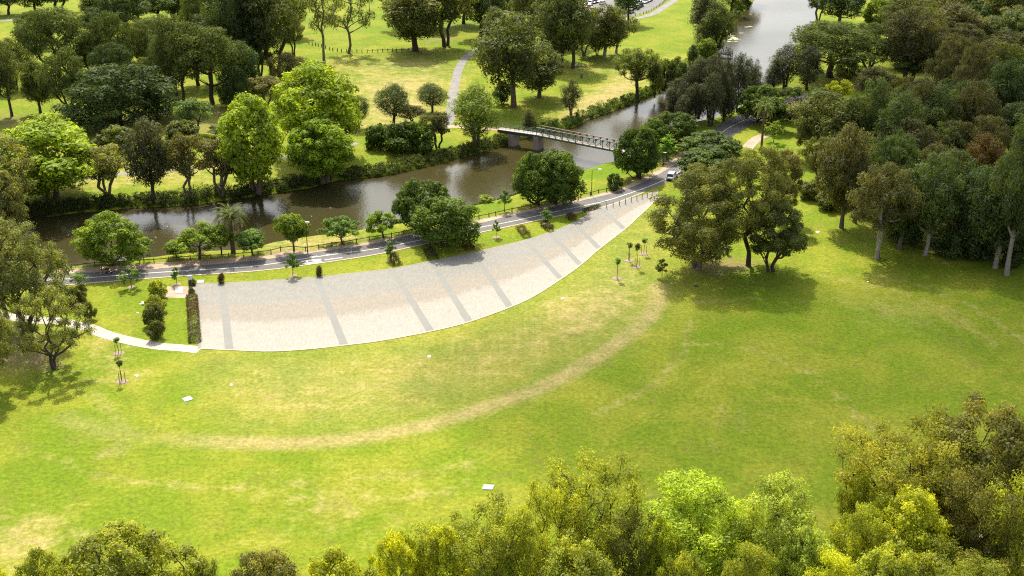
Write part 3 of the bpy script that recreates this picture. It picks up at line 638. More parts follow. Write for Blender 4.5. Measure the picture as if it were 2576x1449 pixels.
LEAFCOL = dict(lime=(.240, .330, .014), fig=(.074, .122, .010), figlit=(.092, .150, .010), dark=(.064, .096, .022), pine=(.100, .132, .026), pine2=(.115, .142, .032), olive=(.118, .140, .026), gum=(.102, .128, .028),
               brown=(.150, .145, .040), brown2=(.112, .115, .034), casu=(.066, .074, .030), casu2=(.085, .092, .036), young=(.125, .215, .036), yellow=(.410, .450, .020), pale=(.34, .42, .06), nearolive=(.275, .315, .028),
               nearbrown=(.200, .200, .040), goldgum=(.140, .155, .025), mela=(.185, .195, .045), purple=(.105, .080, .135), orange=(.150, .098, .024), bright=(.150, .222, .012), sage=(.100, .120, .060), rust=(.090, .050, .025), wood=(.092, .130, .030), wood2=(.145, .165, .032), woodgreen=(.062, .105, .022), tuft=(.11, .16, .03), leftgum=(.165, .190, .045))
BARKCOL = dict(grey=(.20, .17, .14), dark=(.050, .036, .026), pale=(.24, .21, .18), brown=(.10, .065, .042), mid=(.13, .10, .075))
_cnt = {}
TREES = []
def tree(sp, bx, by, top, w, col, label, bark='mid', cat='tree', group=None, name=None, v=None, z0=0.0, dx=0.0, hmax=None):
    """bx, by: foot; top: row of the highest leaves; w: width of the crown (picture units)"""
    k = _cnt.get(sp, 0); _cnt[sp] = k + 1
    pr = P[sp][(k if v is None else v) % len(P[sp])]
    loc = gnd(bx, by, z0); zt = height_at(loc.y, top)
    if hmax: zt = min(zt, hmax)
    s = ppm(loc.y, zt * .6); W = w / s; rng = random.Random(k * 131 + int(bx) * 7 + int(by)); rz = rng.uniform(0, 6.28)
    pt = pr['pts']; px = pt[:, 0] * math.cos(rz) - pt[:, 1] * math.sin(rz); py = pt[:, 0] * math.sin(rz) + pt[:, 1] * math.cos(rz)
    lo, hi = np.percentile(px, [0.8, 99.2]); sx = W / (hi - lo); loc.x -= (hi + lo) / 2 * sx * .6; ta = math.tan(ray_y(top)); sz = 1.0   # stretch so that the seen outline, not the axis, reaches the wanted height
    a_, b_ = 0.05, 6.0
    for _ in range(22):
        sz = (a_ + b_) / 2
        if np.percentile(pt[:, 2] * sz + py * sx * ta, 99.5) > zt - z0: b_ = sz
        else: a_ = sz
    o = empty(name or {'ball': 'ball_pine', 'pine': 'pine_tree', 'gum': 'gum_tree', 'sparse': 'gum_tree', 'casu': 'casuarina_tree', 'fig': 'fig_tree', 'shrub': 'shrub', 'slimshrub': 'shrub', 'young': 'young_tree', 'staked': 'staked_sapling', 'mela': 'paperbark_tree', 'street': 'street_tree'}.get(sp, 'tree'),
              loc, rz, (sx, sx, max(sz, .2)))
    tag(o, label, cat, group)
    c = LEAFCOL[col] if isinstance(col, str) else col; j = rng.uniform(.92, 1.08)
    link("trunk", pr['trunk'], o, BARKCOL[bark]); link("crown", pr['crown'], o, tuple(x * j for x in c))
    TREES.append((sp, bx, by, round(zt - z0, 1), round(W, 1)))
    return o

G1 = "trees of the pine grove beyond the river"
# --- upper left grove
tree('pine', 150, 205, 20, 175, 'pine', "broad flat topped pine beside the bright field, its crown the highest at the upper left", 'dark', group=G1)
tree('pine', 178, 303, 122, 118, 'pine', "forked dark pine with a bare trunk standing in front of the pale greenhouse-like gap", 'dark', group=G1, v=1)
tree('gum', 103, 284, 150, 78, 'gum', "slim leaning dark tree left of the forked pine", 'dark', group=G1, v=3)
tree('gum', 30, 292, 105, 84, 'pine2', "dark tree with a V shaped trunk at the far left of the grove", 'dark', group=G1, v=1)
tree('gum', 48, 225, 95, 80, 'olive', "loose olive tree behind the V trunked tree at the far left", 'dark', group=G1, v=0)
tree('pine', 288, 200, 32, 112, 'pine', "round dark pine just right of the broad flat topped pine", 'dark', group=G1, v=2)
tree('pine', 358, 190, 56, 66, 'pine2', "narrow pine squeezed between the round pine and the twin trunk pine", 'dark', group=G1, v=1)
tree('pine', 292, 250, 112, 116, 'dark', "low dark pine directly behind the widest shrub-like pine", 'dark', group=G1, v=2)
tree('pine', 458, 257, 40, 128, 'pine2', "tall twin trunk pine in the middle of the grove", 'dark', group=G1, v=1)
tree('pine', 537, 263, 68, 176, 'pine', "large spreading pine with one bare curved trunk at the right of the grove", 'dark', group=G1, v=0)
tree('pine', 305, 318, 165, 268, 'dark', "widest and lowest dark pine, its skirt reaching the shaded ground", 'dark', group=G1, v=2)
tree('pine', 365, 212, 145, 60, 'pine2', "small pine showing between two larger crowns above the widest pine", 'dark', group=G1, v=1)
tree('pine', 320, 95, -30, 130, 'dark', "dark pine cut by the top edge above the round pine", 'dark', group=G1)
tree('casu', 231, 42, -40, 62, 'dark', "small dark tree on the pale ground at the top left edge", 'dark', group=G1)
for i, (x, b, t, w) in enumerate([(-40, 34, -45, 80), (25, 36, -45, 90), (90, 34, -40, 80), (150, 32, -50, 90), (290, 40, -50, 80), (400, 60, -40, 100), (455, 72, -30, 90), (545, 80, -50, 100)]):
    tree('gum', x, b, t, w, 'dark' if i % 2 else 'woodgreen', "dark tree of the far belt cut off by the top edge, upper left", 'dark', group="far belt of trees along the top left edge")
tree('pine', 498, 130, -20, 86, 'pine', "bright edged pine at the top of the grove left of the tall dark pair", 'dark', group=G1, v=2)
tree('gum', 590, 195, -60, 120, 'dark', "tall dark gum with a long bare trunk, left one of the dark pair", 'dark', group=G1, v=0)
tree('gum', 632, 192, -40, 96, 'dark', "tall narrow dark gum standing close right of the other dark gum", 'dark', group=G1, v=3)
tree('gum', 692, 192, -70, 138, 'gum', "very tall dark gum with two bare trunks left of the open dry grass", 'dark', group=G1, v=2)
tree('gum', 735, 140, 40, 70, 'olive', "short light green gum behind the tall two trunked gum", 'dark', group=G1)
tree('mela', 670, 262, 190, 84, 'brown', "brownish low tree behind the yellow green tree by the river", 'mid', group=G1)
tree('mela', 727, 225, 133, 98, 'brown', "brownish tree above the biggest lime green tree", 'mid', group=G1)
tree('mela', 620, 232, 175, 60, 'brown2', "thin brown bush in the shaded gap right of the curved pine trunk", 'mid', group=G1)
# --- bank of the river, far side
fill = [('pine', 90, 120, 30, 90, 'pine'), ('pine', 395, 150, 40, 110, 'pine'), ('pine', 250, 110, 20, 90, 'dark'), ('gum', 560, 150, 10, 110, 'dark'), ('gum', 640, 130, -20, 100, 'dark'), ('pine', 420, 230, 90, 90, 'dark'), ('pine', 500, 215, 80, 100, 'pine'), ('gum', 610, 240, 110, 90, 'woodgreen'),
        ('gum', 660, 200, 80, 90, 'dark'), ('pine', 240, 200, 100, 90, 'pine2'), ('gum', 10, 200, 110, 70, 'pine2'), ('gum', -30, 290, 130, 90, 'dark'), ('gum', 350, 60, -30, 90, 'dark'), ('gum', 500, 60, -30, 90, 'dark'), ('gum', 600, 70, -40, 90, 'dark'), ('gum', 680, 80, -40, 90, 'dark'), ('gum', 740, 90, -30, 80, 'gum'), ('pine', 590, 270, 170, 80, 'dark'), ('pine', 395, 300, 210, 80, 'dark')]
for sp, x, b, t, w, c in fill: tree(sp, x, b, t, w, c, "dark crown closing a gap inside the pine grove at the upper left", 'dark', group=G1)
G2 = "trees along the far river bank"
tree('lime', 132, 500, 298, 240, 'lime', "huge lime green tree with several trunks at the left of the far bank", 'brown', group=G2, v=0)
tree('mela', 272, 492, 364, 98, 'mela', "twisted olive paperbark right of the huge lime green tree", 'mid', group=G2, v=0)
tree('gum', 385, 502, 304, 106, 'casu2', "dark olive feathery tree between two brownish paperbarks", 'dark', group=G2, v=3)
tree('mela', 472, 498, 340, 98, 'brown', "brownish paperbark with two pale trunks on the far bank", 'mid', group=G2, v=1)
tree('mela', 562, 488, 350, 104, 'brown', "low brownish paperbark left of the tall yellow green tree", 'mid', group=G2, v=0)
tree('lime', 640, 480, 240, 158, 'lime', "tall yellow green tree with slim bare trunks on the far bank", 'brown', group=G2, v=1)
tree('sparse', 30, 560, 330, 150, 'mela', "olive tree at the left edge hanging over the river end", 'mid', group=G2, v=0)
tree('gum', -50, 580, 300, 190, 'olive', "olive tree cut by the left edge beside the river", 'mid', group=G2, v=2)
tree('fig', 20, 610, 430, 110, 'mela', "low yellowish bush tree at the left edge above the water", 'mid', group=G2, v=1)
tree('lime', 800, 402, 158, 212, 'lime', "biggest lime green tree, heaped crown in the middle of the far bank", 'brown', group=G2, v=0)
tree('lime', 815, 455, 303, 158, (.19, .285, .012), "smaller dense lime tree in front of the biggest lime green tree", 'brown', group=G2, v=1)
tree('ball', 902, 322, 240, 56, 'dark', "dark narrow pine half hidden behind the biggest lime green tree", 'dark', group=G2)
tree('shrub', 290, 375, 316, 98, 'pine2', "grey green dome shaped bush behind the twisted paperbark", 'dark', 'shrub', group=G2, v=0)
tree('shrub', 465, 356, 304, 88, 'pine2', "dark grey green dome bush above the brownish paperbark", 'dark', 'shrub', group=G2, v=0)
tree('mela', 490, 336, 250, 96, (.12,.19,.05), "soft bright green tree behind the dome bush", 'mid', group=G2, v=1)
tree('mela', 558, 346, 315, 60, (.12,.18,.045), "low soft green bush left of the tall yellow green tree", 'mid', 'bush', group=G2, v=0)
tree('ball', 989, 314, 210, 82, 'dark', "left of the two round ball shaped pines on the dry grass", 'dark', group="round ball shaped pines on the dry grass")
tree('ball', 1088, 283, 210, 76, 'dark', "right of the two round ball shaped pines, beside the grey path", 'dark', group="round ball shaped pines on the dry grass")
tree('mela', 1038, 312, 264, 62, 'brown2', "small grey brown tree at the foot of the left ball pine", 'dark', group=G2, v=1)
tree('mela', 1098, 372, 282, 66, 'brown2', "small grey brown tree where the grey path reaches the river", 'dark', group=G2, v=0)
for x, b, t, w, l in ((960, 372, 314, 82, "left"), (1005, 382, 306, 86, "middle"), (1052, 380, 308, 80, "right")):
    tree('shrub', x, b, t, w, 'fig', f"dense dark green river bank bush below the left ball pine, {l} of three joined bushes", 'dark', 'bush', group="joined bushes below the ball pine")
tree('casu', 1198, 364, 210, 118, (.14, .20, .018), "upright fresh green tree beside the grey path and the footbridge", 'mid', group=G2, v=2)
# --- groves in the middle top
G3 = "gums between the playing field and the car park"
tree('sparse', 817, 156, -80, 100, 'gum', "thin gum with a curved bare trunk left of the field gum", 'mid', group=G3, v=1)
tree('sparse', 880, 134, -45, 128, 'gum', "open gum with a straight pole trunk on the edge of the bright field", 'mid', group=G3, v=0)
tree('gum', 1044, 129, -40, 142, 'olive', "full gum right of the open field gum, leaves nearly to the ground", 'dark', group=G3, v=3)
tree('gum', 1128, 116, -70, 131, 'olive', "tall gum with forked trunk left of the bend in the grey path", 'dark', group=G3, v=2)
tree('gum', 1210, 94, -45, 121, 'dark', "dark gum above the top end of the grey path", 'dark', group=G3, v=1)
tree('gum', 1288, 270, 34, 175, 'gum', "massive dark gum with a thick red brown trunk right of the grey path", 'brown', group=G3, v=1)
tree('shrub', 1262, 262, 205, 44, 'dark', "dark bush leaning on the left foot of the massive gum", 'dark', 'bush', group=G3)
tree('gum', 1357, 246, 118, 107, 'gum', "medium gum with a short straight trunk right of the massive gum", 'brown', group=G3, v=3)
tree('gum', 1396, 152, -45, 117, 'gum', "tall gum at the left of the tight trio below the car park", 'dark', group=G3, v=0)
tree('gum', 1411, 170, -25, 98, 'gum', "tall gum at the centre of the tight trio below the car park", 'dark', group=G3, v=3)
tree('gum', 1441, 172, -20, 107, 'gum', "tall gum at the right of the tight trio below the car park", 'dark', group=G3, v=1)
tree('gum', 1340, 130, -50, 121, 'gum', "dark gum behind the massive gum, crown cut by the top edge", 'dark', group=G3, v=2)
tree('gum', 1290, 70, -60, 112, 'dark', "dark gum at the top edge left of the parked cars", 'dark', group=G3, v=0)
tree('gum', 1520, 146, 14, 107, 'olive', "rounded olive gum, left of the joined pair below the car park", 'pale', group=G3, v=3)
tree('gum', 1555, 134, 20, 84, 'olive', "rounded olive gum, right of the joined pair below the car park", 'pale', group=G3, v=0)
tree('gum', 1580, 60, -50, 77, 'woodgreen', "dark green tree between the two groups of parked cars", 'dark', group=G3, v=1)
tree('casu', 1500, 138, 85, 40, 'dark', "small dark tree under the left olive gum", 'dark', group=G3)
tree('mela', 1470, 140, 60, 50, 'gum', "loose young gum in front of the dirt patch by the car park path", 'mid', group=G3)
tree('gum', 1605, 242, 122, 121, (.13,.17,.018), "green gum on the water's edge above the long footbridge", 'dark', group=G3, v=2)
tree('casu', 1648, 244, 158, 36, 'olive', "thin tree touching the right side of the water's edge gum", 'dark', group=G3, v=1)
tree('casu', 1436, 290, 200, 52, 'casu2', "slender dark young gum on the bank left of the water's edge gum", 'mid', group=G3, v=2)
tree('casu', 1331, 330, 275, 38, 'casu2', "small dark feathery tree behind the railing of the footbridge", 'dark', group=G3, v=0)
for x, b, t, w in ((1000, 70, -60, 90), (1090, 70, -60, 110), (1170, 60, -60, 100), (1245, 60, -60, 90), (1372, 110, -50, 90), (1250, 130, 20, 70), (1425, 110, -60, 90)):
    tree('gum', x, b, t, w, 'gum', "dark gum filling in behind the front gums below the top edge", 'dark', group=G3)
G4 = "bushes and trees on the inside bend of the river"
tree('shrub', 1682, 226, 152, 54, (.07, .10, .014), "round green bush tree on the point left of the dark casuarinas", 'dark', 'bush', group=G4)
tree('slimshrub', 1703, 205, 142, 26, 'woodgreen', "pointed dark bush on the point left of the dark casuarinas", 'dark', 'bush', group=G4)
tree('shrub', 1716, 214, 158, 44, (.06, .10, .014), "lower green bush beside the pointed dark bush", 'dark', 'bush', group=G4)
tree('slimshrub', 1742, 160, 112, 30, 'woodgreen', "dark egg shaped bush near the jetty", 'dark', 'bush', group=G4)
tree('shrub', 1777, 140, 98, 46, 'bright', "bright rounded bush at the landward end of the jetty", 'dark', 'bush', group=G4)
tree('casu', 1770, 105, -28, 76, 'casu2', "tall grey green tree left of the wide water, nearest the bright field", 'dark', group=G4, v=1)
tree('casu', 1808, 118, 2, 84, 'gum', "broad grey tree overhanging the wide water", 'dark', group=G4, v=2)
tree('casu', 1778, 120, 35, 66, 'gum', "dark lower tree in front of the grey trees by the wide water", 'dark', group=G4, v=0)
tree('casu', 1838, 30, -60, 66, 'dark', "dark tree cut by the top edge beside the wide water", 'dark', group=G4, v=1)
tree('casu', 1880, 5, -70, 70, 'dark', "dark tree at the very top left corner of the wide water", 'dark', group=G4, v=0)
tree('shrub', 1857, 34, 6, 30, 'bright', "small bright green bush on the shore below the top edge", 'dark', 'bush', group=G4)
G5 = "dark casuarinas crowding the bank between road and water"
for i, (x, b, t, w) in enumerate([(1702, 292, 196, 62), (1728, 300, 168, 64), (1757, 296, 145, 56), (1790, 300, 136, 62), (1822, 292, 128, 56), (1852, 282, 134, 56), (1878, 270, 146, 50), (1898, 258, 152, 40), (1745, 318, 210, 60), (1785, 318, 185, 66), (1818, 306, 178, 60), (1716, 322, 240, 40), (1690, 300, 250, 34)]):
    tree('casu', x, b, t, w, 'casu', "dark feathery casuarina in the thicket between the road and the water", 'dark', group=G5)
tree('casu', 1945, 225, 150, 50, 'casu', "short dark casuarina at the right foot of the narrow water", 'dark', group=G5)
tree('casu', 1975, 222, 110, 72, 'casu2', "taller pointed casuarina with water showing through, left of the flat topped pine", 'dark', group=G5, v=2)
tree('casu', 2030, 226, 118, 72, 'casu', "dense casuarina right under the limbs of the flat topped pine", 'dark', group=G5, v=1)
tree('pine', 2088, 194, 54, 200, 'pine', "great flat topped umbrella pine beside the wide water", 'brown', name='umbrella_pine', v=0)
# --- road side trees
G6 = "dark green shade trees along the park road"
tree('fig', 1602, 446, 318, 112, 'fig', "dark shade tree beside the green pylon of the footbridge", 'dark', group=G6)
tree('fig', 1692, 368, 283, 120, 'fig', "shade tree with a bright domed top above the footbridge end", 'dark', group=G6)
tree('fig', 1643, 384, 300, 70, 'fig', "shade tree filling the gap between footbridge and bright domed tree", 'dark', group=G6)
tree('street', 1612, 452, 388, 74, 'figlit', "low bluish green tree in front of the shade tree at the footbridge pylon", 'dark', group=G6)
tree('young', 1677, 403, 340, 54, (.15,.28,.02), "fresh green young tree by the path to the footbridge", 'brown', group=G6)
tree('fig', 1785, 400, 330, 140, 'fig', "shade tree over the road, rear one of the pair in front of the white car", 'dark', group=G6)
tree('fig', 1768, 434, 368, 126, 'fig', "shade tree over the road, front one of the pair nearest the white car", 'dark', group=G6)
tree('shrub', 1547, 475, 437, 38, 'fig', "little round green tree on the grass behind the rail fence", 'dark', 'bush', group=G6)
tree('fig', 1352, 515, 386, 122, 'fig', "big dark shade tree, left half of the joined pair on the bank", 'dark', group=G6, v=0)
tree('fig', 1402, 512, 380, 118, 'fig', "big dark shade tree, right half of the joined pair on the bank", 'dark', group=G6, v=1)
tree('fig', 1062, 578, 453, 142, 'fig', "dark shade tree behind the roundest roadside tree", 'dark', group=G6)
tree('fig', 1118, 618, 496, 166, 'figlit', "roundest roadside tree, casting its shadow on the paved crescent", 'dark', group=G6)
tree('street', 966, 598, 532, 84, (.19,.29,.015), "yellowish green bushy tree left of the roundest roadside tree", 'dark', group=G6)
tree('street', 857, 613, 545, 100, 'young', "light leafed street tree with a flat crown beside the river", 'brown', group=G6, v=1)
tree('street', 738, 631, 540, 86, 'bright', "oval street tree next to the lamp post with a white head", 'brown', group=G6, v=0)
tree('fig', 285, 666, 536, 162, 'bright', "largest street tree near the left end of the road, over the walkers", 'dark', group=G6, v=0)
tree('young', 363, 660, 596, 48, 'young', "thin young tree right of the largest left street tree", 'brown', group=G6, v=1)
tree('street', 507, 651, 560, 112, 'bright', "wide green street tree left of the date palm", 'dark', group=G6, v=1)
tree('street', 446, 648, 604, 54, 'bright', "low side tree attached to the wide street tree", 'dark', group=G6, v=0)
tree('street', 556, 640, 566, 68, 'bright', "bushy green tree growing against the date palm", 'dark', group=G6, v=0)
tree('street', 634, 643, 576, 70, 'young', "round light green tree right of the date palm", 'brown', group=G6, v=0)
tree('young', 1270, 532, 478, 34, 'young', "slim young tree on the bank left of the big joined shade trees", 'brown', group=G6, v=0)
tree('shrub', 1222, 505, 490, 34, 'lime', "low yellow green bush at the water beside the grass bank", 'dark', 'bush', group=G6)
tree('young', 1945, 358, 305, 46, 'bright', "small leafy tree on the green patch by the tall palm", 'brown', group=G6, v=1)
tree('fig', 1905, 308, 214, 104, 'fig', "green shade tree behind the tall palm, left one", 'dark', group=G6)
tree('fig', 1985, 300, 220, 110, 'fig', "green shade tree behind the tall palm, right one", 'dark', group=G6)
tree('street', 1940, 325, 245, 90, 'fig', "low shade tree directly behind the crown of the tall palm", 'dark', group=G6)
# --- saplings along the lawn strip
G7 = "young trees planted on the lawn strip beside the road"
for x, b, t, w, l, v_ in ((330, 723, 670, 54, "young spreading tree left of the forecourt casting a lacy shadow", 1), (445, 716, 672, 26, "slim young tree above the white slab on the tan gravel", 0), (200, 722, 682, 48, "pale green young tree at the left end of the road kerb", 1),
                          (738, 694, 638, 36, "young tree on the lawn strip nearest the road lettering", 0), (984, 655, 607, 28, "young tree on the lawn strip above a dark tussock bed, left of the roundest tree", 0),
                          (1249, 597, 555, 22, "smallest young tree on the lawn strip, right of the roundest tree", 0), (1373, 562, 523, 32, "young tree on the lawn strip near the tip of the crescent", 0)):
    o = tree('young', x, b, t, w, 'young', l, 'brown', group=G7, v=v_)
    bm = bmesh.new(); add_cyl(bm, (0, 0, 0.0), (0, 0, 0.07), 1.0, .85, 14); m_ = link("mulch_ring", from_bm("mulch_ring", bm, M_MULCH), o); m_.scale = (.8 / o.scale[0], .8 / o.scale[1], 1 / o.scale[2])
G8 = "staked saplings on the open lawn"
stake_bm = bmesh.new(); add_beam(stake_bm, (0, 0, -.2), (0, 0, 1.75), .07); STAKE = from_bm("stake", stake_bm, M_STAKE)
mul_bm = bmesh.new(); add_cyl(mul_bm, (0, 0, 0), (0, 0, .08), .95, .8, 14); MULCH = from_bm("mulch_ring", mul_bm, M_MULCH)
for x, b, t, l, n_ in ((1553, 701, 648, "staked sapling closest to the paved crescent, standing alone", 2), (1583, 656, 609, "upper left of three staked saplings grouped left of the big gums", 2), (1602, 671, 611, "lowest of three staked saplings grouped left of the big gums", 3),
                       (1620, 639, 598, "upper right of three staked saplings grouped left of the big gums", 2), (298, 889, 848, "upper of two staked saplings on the left lawn", 2), (307, 960, 905, "lower of two staked saplings on the left lawn, with a bare thin crown", 3)):
    o = tree('staked', x, b, t, 15, 'young' if n_ == 2 else 'olive', l, 'brown', 'sapling', group=G8)
    sx, sz = o.scale[0], o.scale[2]
    for k in range(n_):
        a = 0.4 + k * 6.28 / n_; s_ = link("stake", STAKE, o); s_.location = (.5 * math.cos(a) / sx, .5 * math.sin(a) / sx, 0); s_.scale = (1 / sx, 1 / sx, 1 / sz)
    m_ = link("mulch_ring", MULCH, o); m_.scale = (1 / sx, 1 / sx, 1 / sz)
tree('young', 1664, 698, 652, 30, 'wood2', "dark thin sapling at the edge of the shade of the big gums", 'dark', 'sapling', group=G8, v=0)
# --- the big gums right of the crescent
G9 = "big golden brown gums on the lawn"
tree('biggum', 1748, 676, 432, 222, 'goldgum', "broad golden gum with foliage sweeping down to the mulch", 'mid', group=G9, v=0)
tree('biggum', 1881, 669, 372, 205, 'goldgum', "tallest golden gum with a straight dark trunk", 'dark', group=G9, v=1)
tree('biggum', 1942, 682, 505, 148, 'gum', "low dark gum with a forked trunk at the right of the golden gums", 'dark', group=G9, v=2)
tree('biggum', 1770, 560, 414, 110, 'goldgum', "golden gum crown filling in behind the broad golden gum", 'mid', group=G9, v=2)
tree('biggum', 1960, 560, 380, 100, 'brown', "brownish gum crown behind the tallest golden gum", 'mid', group=G9, v=2)
# --- left foreground gums
G10 = "gums at the left edge of the lawn"
tree('leftgum', 62, 838, 556, 262, 'leftgum', "large spreading gum at the left edge beside the footpath", 'dark', group=G10, v=0)
tree('leftgum', 142, 926, 722, 196, 'leftgum', "smaller open gum with crooked limbs in front of the footpath", 'dark', group=G10, v=1)
tree('leftgum', -40, 980, 742, 190, 'leftgum', "olive gum cut by the left edge, lowest of the left group", 'dark', group=G10, v=0)
tree('sparse', 20, 800, 600, 150, 'leftgum', "thin gum behind the large spreading gum at the left edge", 'mid', group=G10, v=1)
# --- shaded wood on the right: individually described where they stand out
G11 = "trees of the shaded wood on the right"
W_ = "olive green gum crown in the packed shaded wood on the right"; Wg = "dark green tree crown in the packed shaded wood on the right"; Wb = "brownish gum crown in the packed shaded wood on the right"
wood = [
 ('gum', 2110, 70, -35, 120, 'dark', "dark tree at the top edge right of the wide water"), ('gum', 2060, 55, -45, 70, 'dark', "dark tree on the right shore cut by the top edge"),
 ('fig', 2202, 70, -2, 66, 'bright', "bright green round tree at the top, left of the white roofed shelter"), ('fig', 2262, 55, -16, 96, 'bright', "bright green spreading tree at the top edge behind the shelter"),
 ('fig', 2235, 62, 30, 40, 'bright', "small bright green tree beside the white roofed shelter"),
 ('gum', 2315, 112, 28, 140, 'brown', Wb), ('gum', 2345, 62, -10, 92, 'brown2', Wb), ('fig', 2445, 104, 4, 76, 'woodgreen', "dark green domed tree right of the leaning pale pole"), ('gum', 2532, 66, -20, 112, 'wood', W_), ('gum', 2480, 48, -40, 82, 'wood', W_), ('gum', 2410, 40, -50, 70, 'woodgreen', Wg), ('gum', 2580, 60, -30, 90, 'wood', W_),
 ('gum', 2272, 166, 86, 134, 'brown2', Wb), ('gum', 2400, 162, 56, 124, 'brown2', Wb), ('gum', 2530, 150, 28, 112, 'wood', W_), ('gum', 2495, 210, 100, 112, 'brown2', Wb), ('gum', 2352, 216, 112, 122, 'brown2', Wb), ('gum', 2288, 206, 128, 100, 'wood', W_), ('gum', 2585, 200, 80, 100, 'wood', W_),
 ('gum', 2470, 268, 145, 112, 'wood', W_), ('gum', 2552, 250, 124, 90, (.14,.18,.018), "lighter yellow green tree at the right edge above the wood"), ('gum', 2548, 300, 178, 104, (.12,.155,.018), "second lighter yellow green tree at the right edge, below the first"),
 ('gum', 2200, 252, 168, 92, 'brown2', Wb), ('casu', 2315, 278, 188, 96, 'sage', "grey green soft crowned tree inside the shaded wood"), ('fig', 2390, 290, 200, 84, 'woodgreen', Wg),
 ('gum', 2130, 216, 148, 76, 'olive', "olive tree right of the flat topped pine trunk"), ('street', 2105, 258, 202, 72, 'yellow', "small yellowish tree above the purple flowering tree"),
 ('mela', 2012, 332, 240, 74, 'purple', "jacaranda with purple blossom at the left edge of the wood"),
 ('gum', 2068, 404, 230, 160, 'olive', "wide olive tree in front of the jacaranda"), ('gum', 2030, 404, 300, 78, 'olive', "olive tree at the wood's left corner above the green patch"), ('gum', 2105, 440, 335, 96, 'wood2', W_),
 ('gum', 2186, 398, 236, 156, 'wood2', "wide gum crown with a lit yellow edge right of the olive tree"), ('gum', 2340, 398, 214, 124, 'wood', W_), ('fig', 2430, 362, 265, 94, 'woodgreen', Wg), ('gum', 2550, 400, 258, 112, 'wood', W_), ('gum', 2260, 300, 222, 84, 'wood', W_),
 ('gum', 2400, 442, 305, 112, 'brown2', Wb), ('gum', 2282, 480, 300, 120, 'brown2', Wb), ('gum', 2210, 440, 330, 112, 'wood2', W_), ('gum', 2452, 548, 340, 112, 'orange', "tree with orange tinted foliage deep in the shaded wood"), ('gum', 2552, 560, 340, 120, 'wood', W_),
 ('gum', 2328, 642, 390, 134, 'wood', "dark gum with a forked grey trunk at the lawn edge of the wood"), ('gum', 2200, 650, 411, 156, 'brown2', "round gum with a single grey trunk standing forward on the lawn"), ('gum', 2498, 674, 400, 150, 'wood', "gum with a thick pale trunk near the right edge of the lawn"), ('gum', 2532, 692, 285, 152, 'wood', "tall gum with a curving pale trunk at the right edge of the lawn"),
 ('gum', 2140, 500, 370, 100, 'wood2', W_), ('gum', 2050, 470, 345, 84, 'wood2', "olive gum at the left corner of the wood just beyond the big golden gums"), ('shrub', 2045, 500, 455, 70, 'wood2', "scrubby bush at the grass tongue between golden gums and wood"), ('shrub', 2090, 525, 478, 76, 'olive', "second scrubby bush along the grass tongue beside the wood"), ('gum', 2420, 600, 430, 114, 'wood', W_), ('gum', 2260, 580, 420, 100, 'wood', W_), ('gum', 2376, 560, 400, 96, 'brown2', Wb), ('gum', 2570, 640, 440, 100, 'wood', W_), ('shrub', 2110, 500, 462, 60, 'wood2', "loose bush on the bare strip at the left corner of the wood"),
 ('gum', 2260, 625, 430, 120, 'wood', W_), ('gum', 2440, 640, 420, 130, 'woodgreen', Wg), ('gum', 2380, 610, 380, 120, 'wood', W_), ('gum', 2150, 560, 410, 100, 'wood', W_), ('gum', 2620, 700, 330, 140, 'wood', "gum standing just beyond the right edge of the lawn"), ('gum', 2620, 480, 280, 130, 'wood', W_), ('gum', 2630, 330, 150, 120, 'wood', W_),
 ('shrub', 2170, 540, 490, 70, 'wood2', "bushy undergrowth clump at the lawn edge under the wood"), ('shrub', 2400, 640, 560, 110, 'dark', "dark undergrowth bush between the pale gum trunks"), ('shrub', 2470, 650, 570, 100, 'dark', "dark undergrowth bush behind the thick pale trunk"), ('shrub', 2560, 660, 575, 100, 'dark', "dark undergrowth bush at the right edge under the gums"), ('shrub', 2270, 610, 545, 100, 'woodgreen', "dark undergrowth bush behind the round forward gum"),
 ('shrub', 2420, 480, 400, 110, 'woodgreen', Wg), ('shrub', 2160, 300, 250, 70, 'woodgreen', "low dark bush below the narrow wood path"), ('shrub', 2060, 262, 222, 60, 'woodgreen', "low bush between the jacaranda and the dense casuarina")]
rw = random.Random(77)
for vv in range(40, 640, 52):
    xx = 2085 + max(0, 70 - vv) * 2 + (190 if vv < 190 else 60 if vv < 260 else 0) + rw.uniform(0, 40)
    while xx < 2640:
        if not ((vv > 560 and xx < 2380) or (xx < 2175 and 225 < vv < 520) or (abs(xx - 2452) < 95 and vv > 470) or rw.random() < .18): wood.append((rw.choice(['gum', 'gum', 'gum', 'leftgum']), int(xx), vv + rw.uniform(-14, 14), vv - rw.uniform(60, 150) - vv * .18, rw.uniform(98, 140), *rw.choice([('wood', W_), ('wood', W_), ('wood2', W_), ('brown2', Wb), ('woodgreen', Wg)])))
        xx += rw.uniform(90, 150)
for sp, x, b, t, w, c, l in wood:
    tree(sp, x, b, t, w, c, l, 'pale' if 'pale trunk' in l or 'grey trunk' in l else 'mid', 'bush' if sp == 'shrub' else 'tree', group=G11)
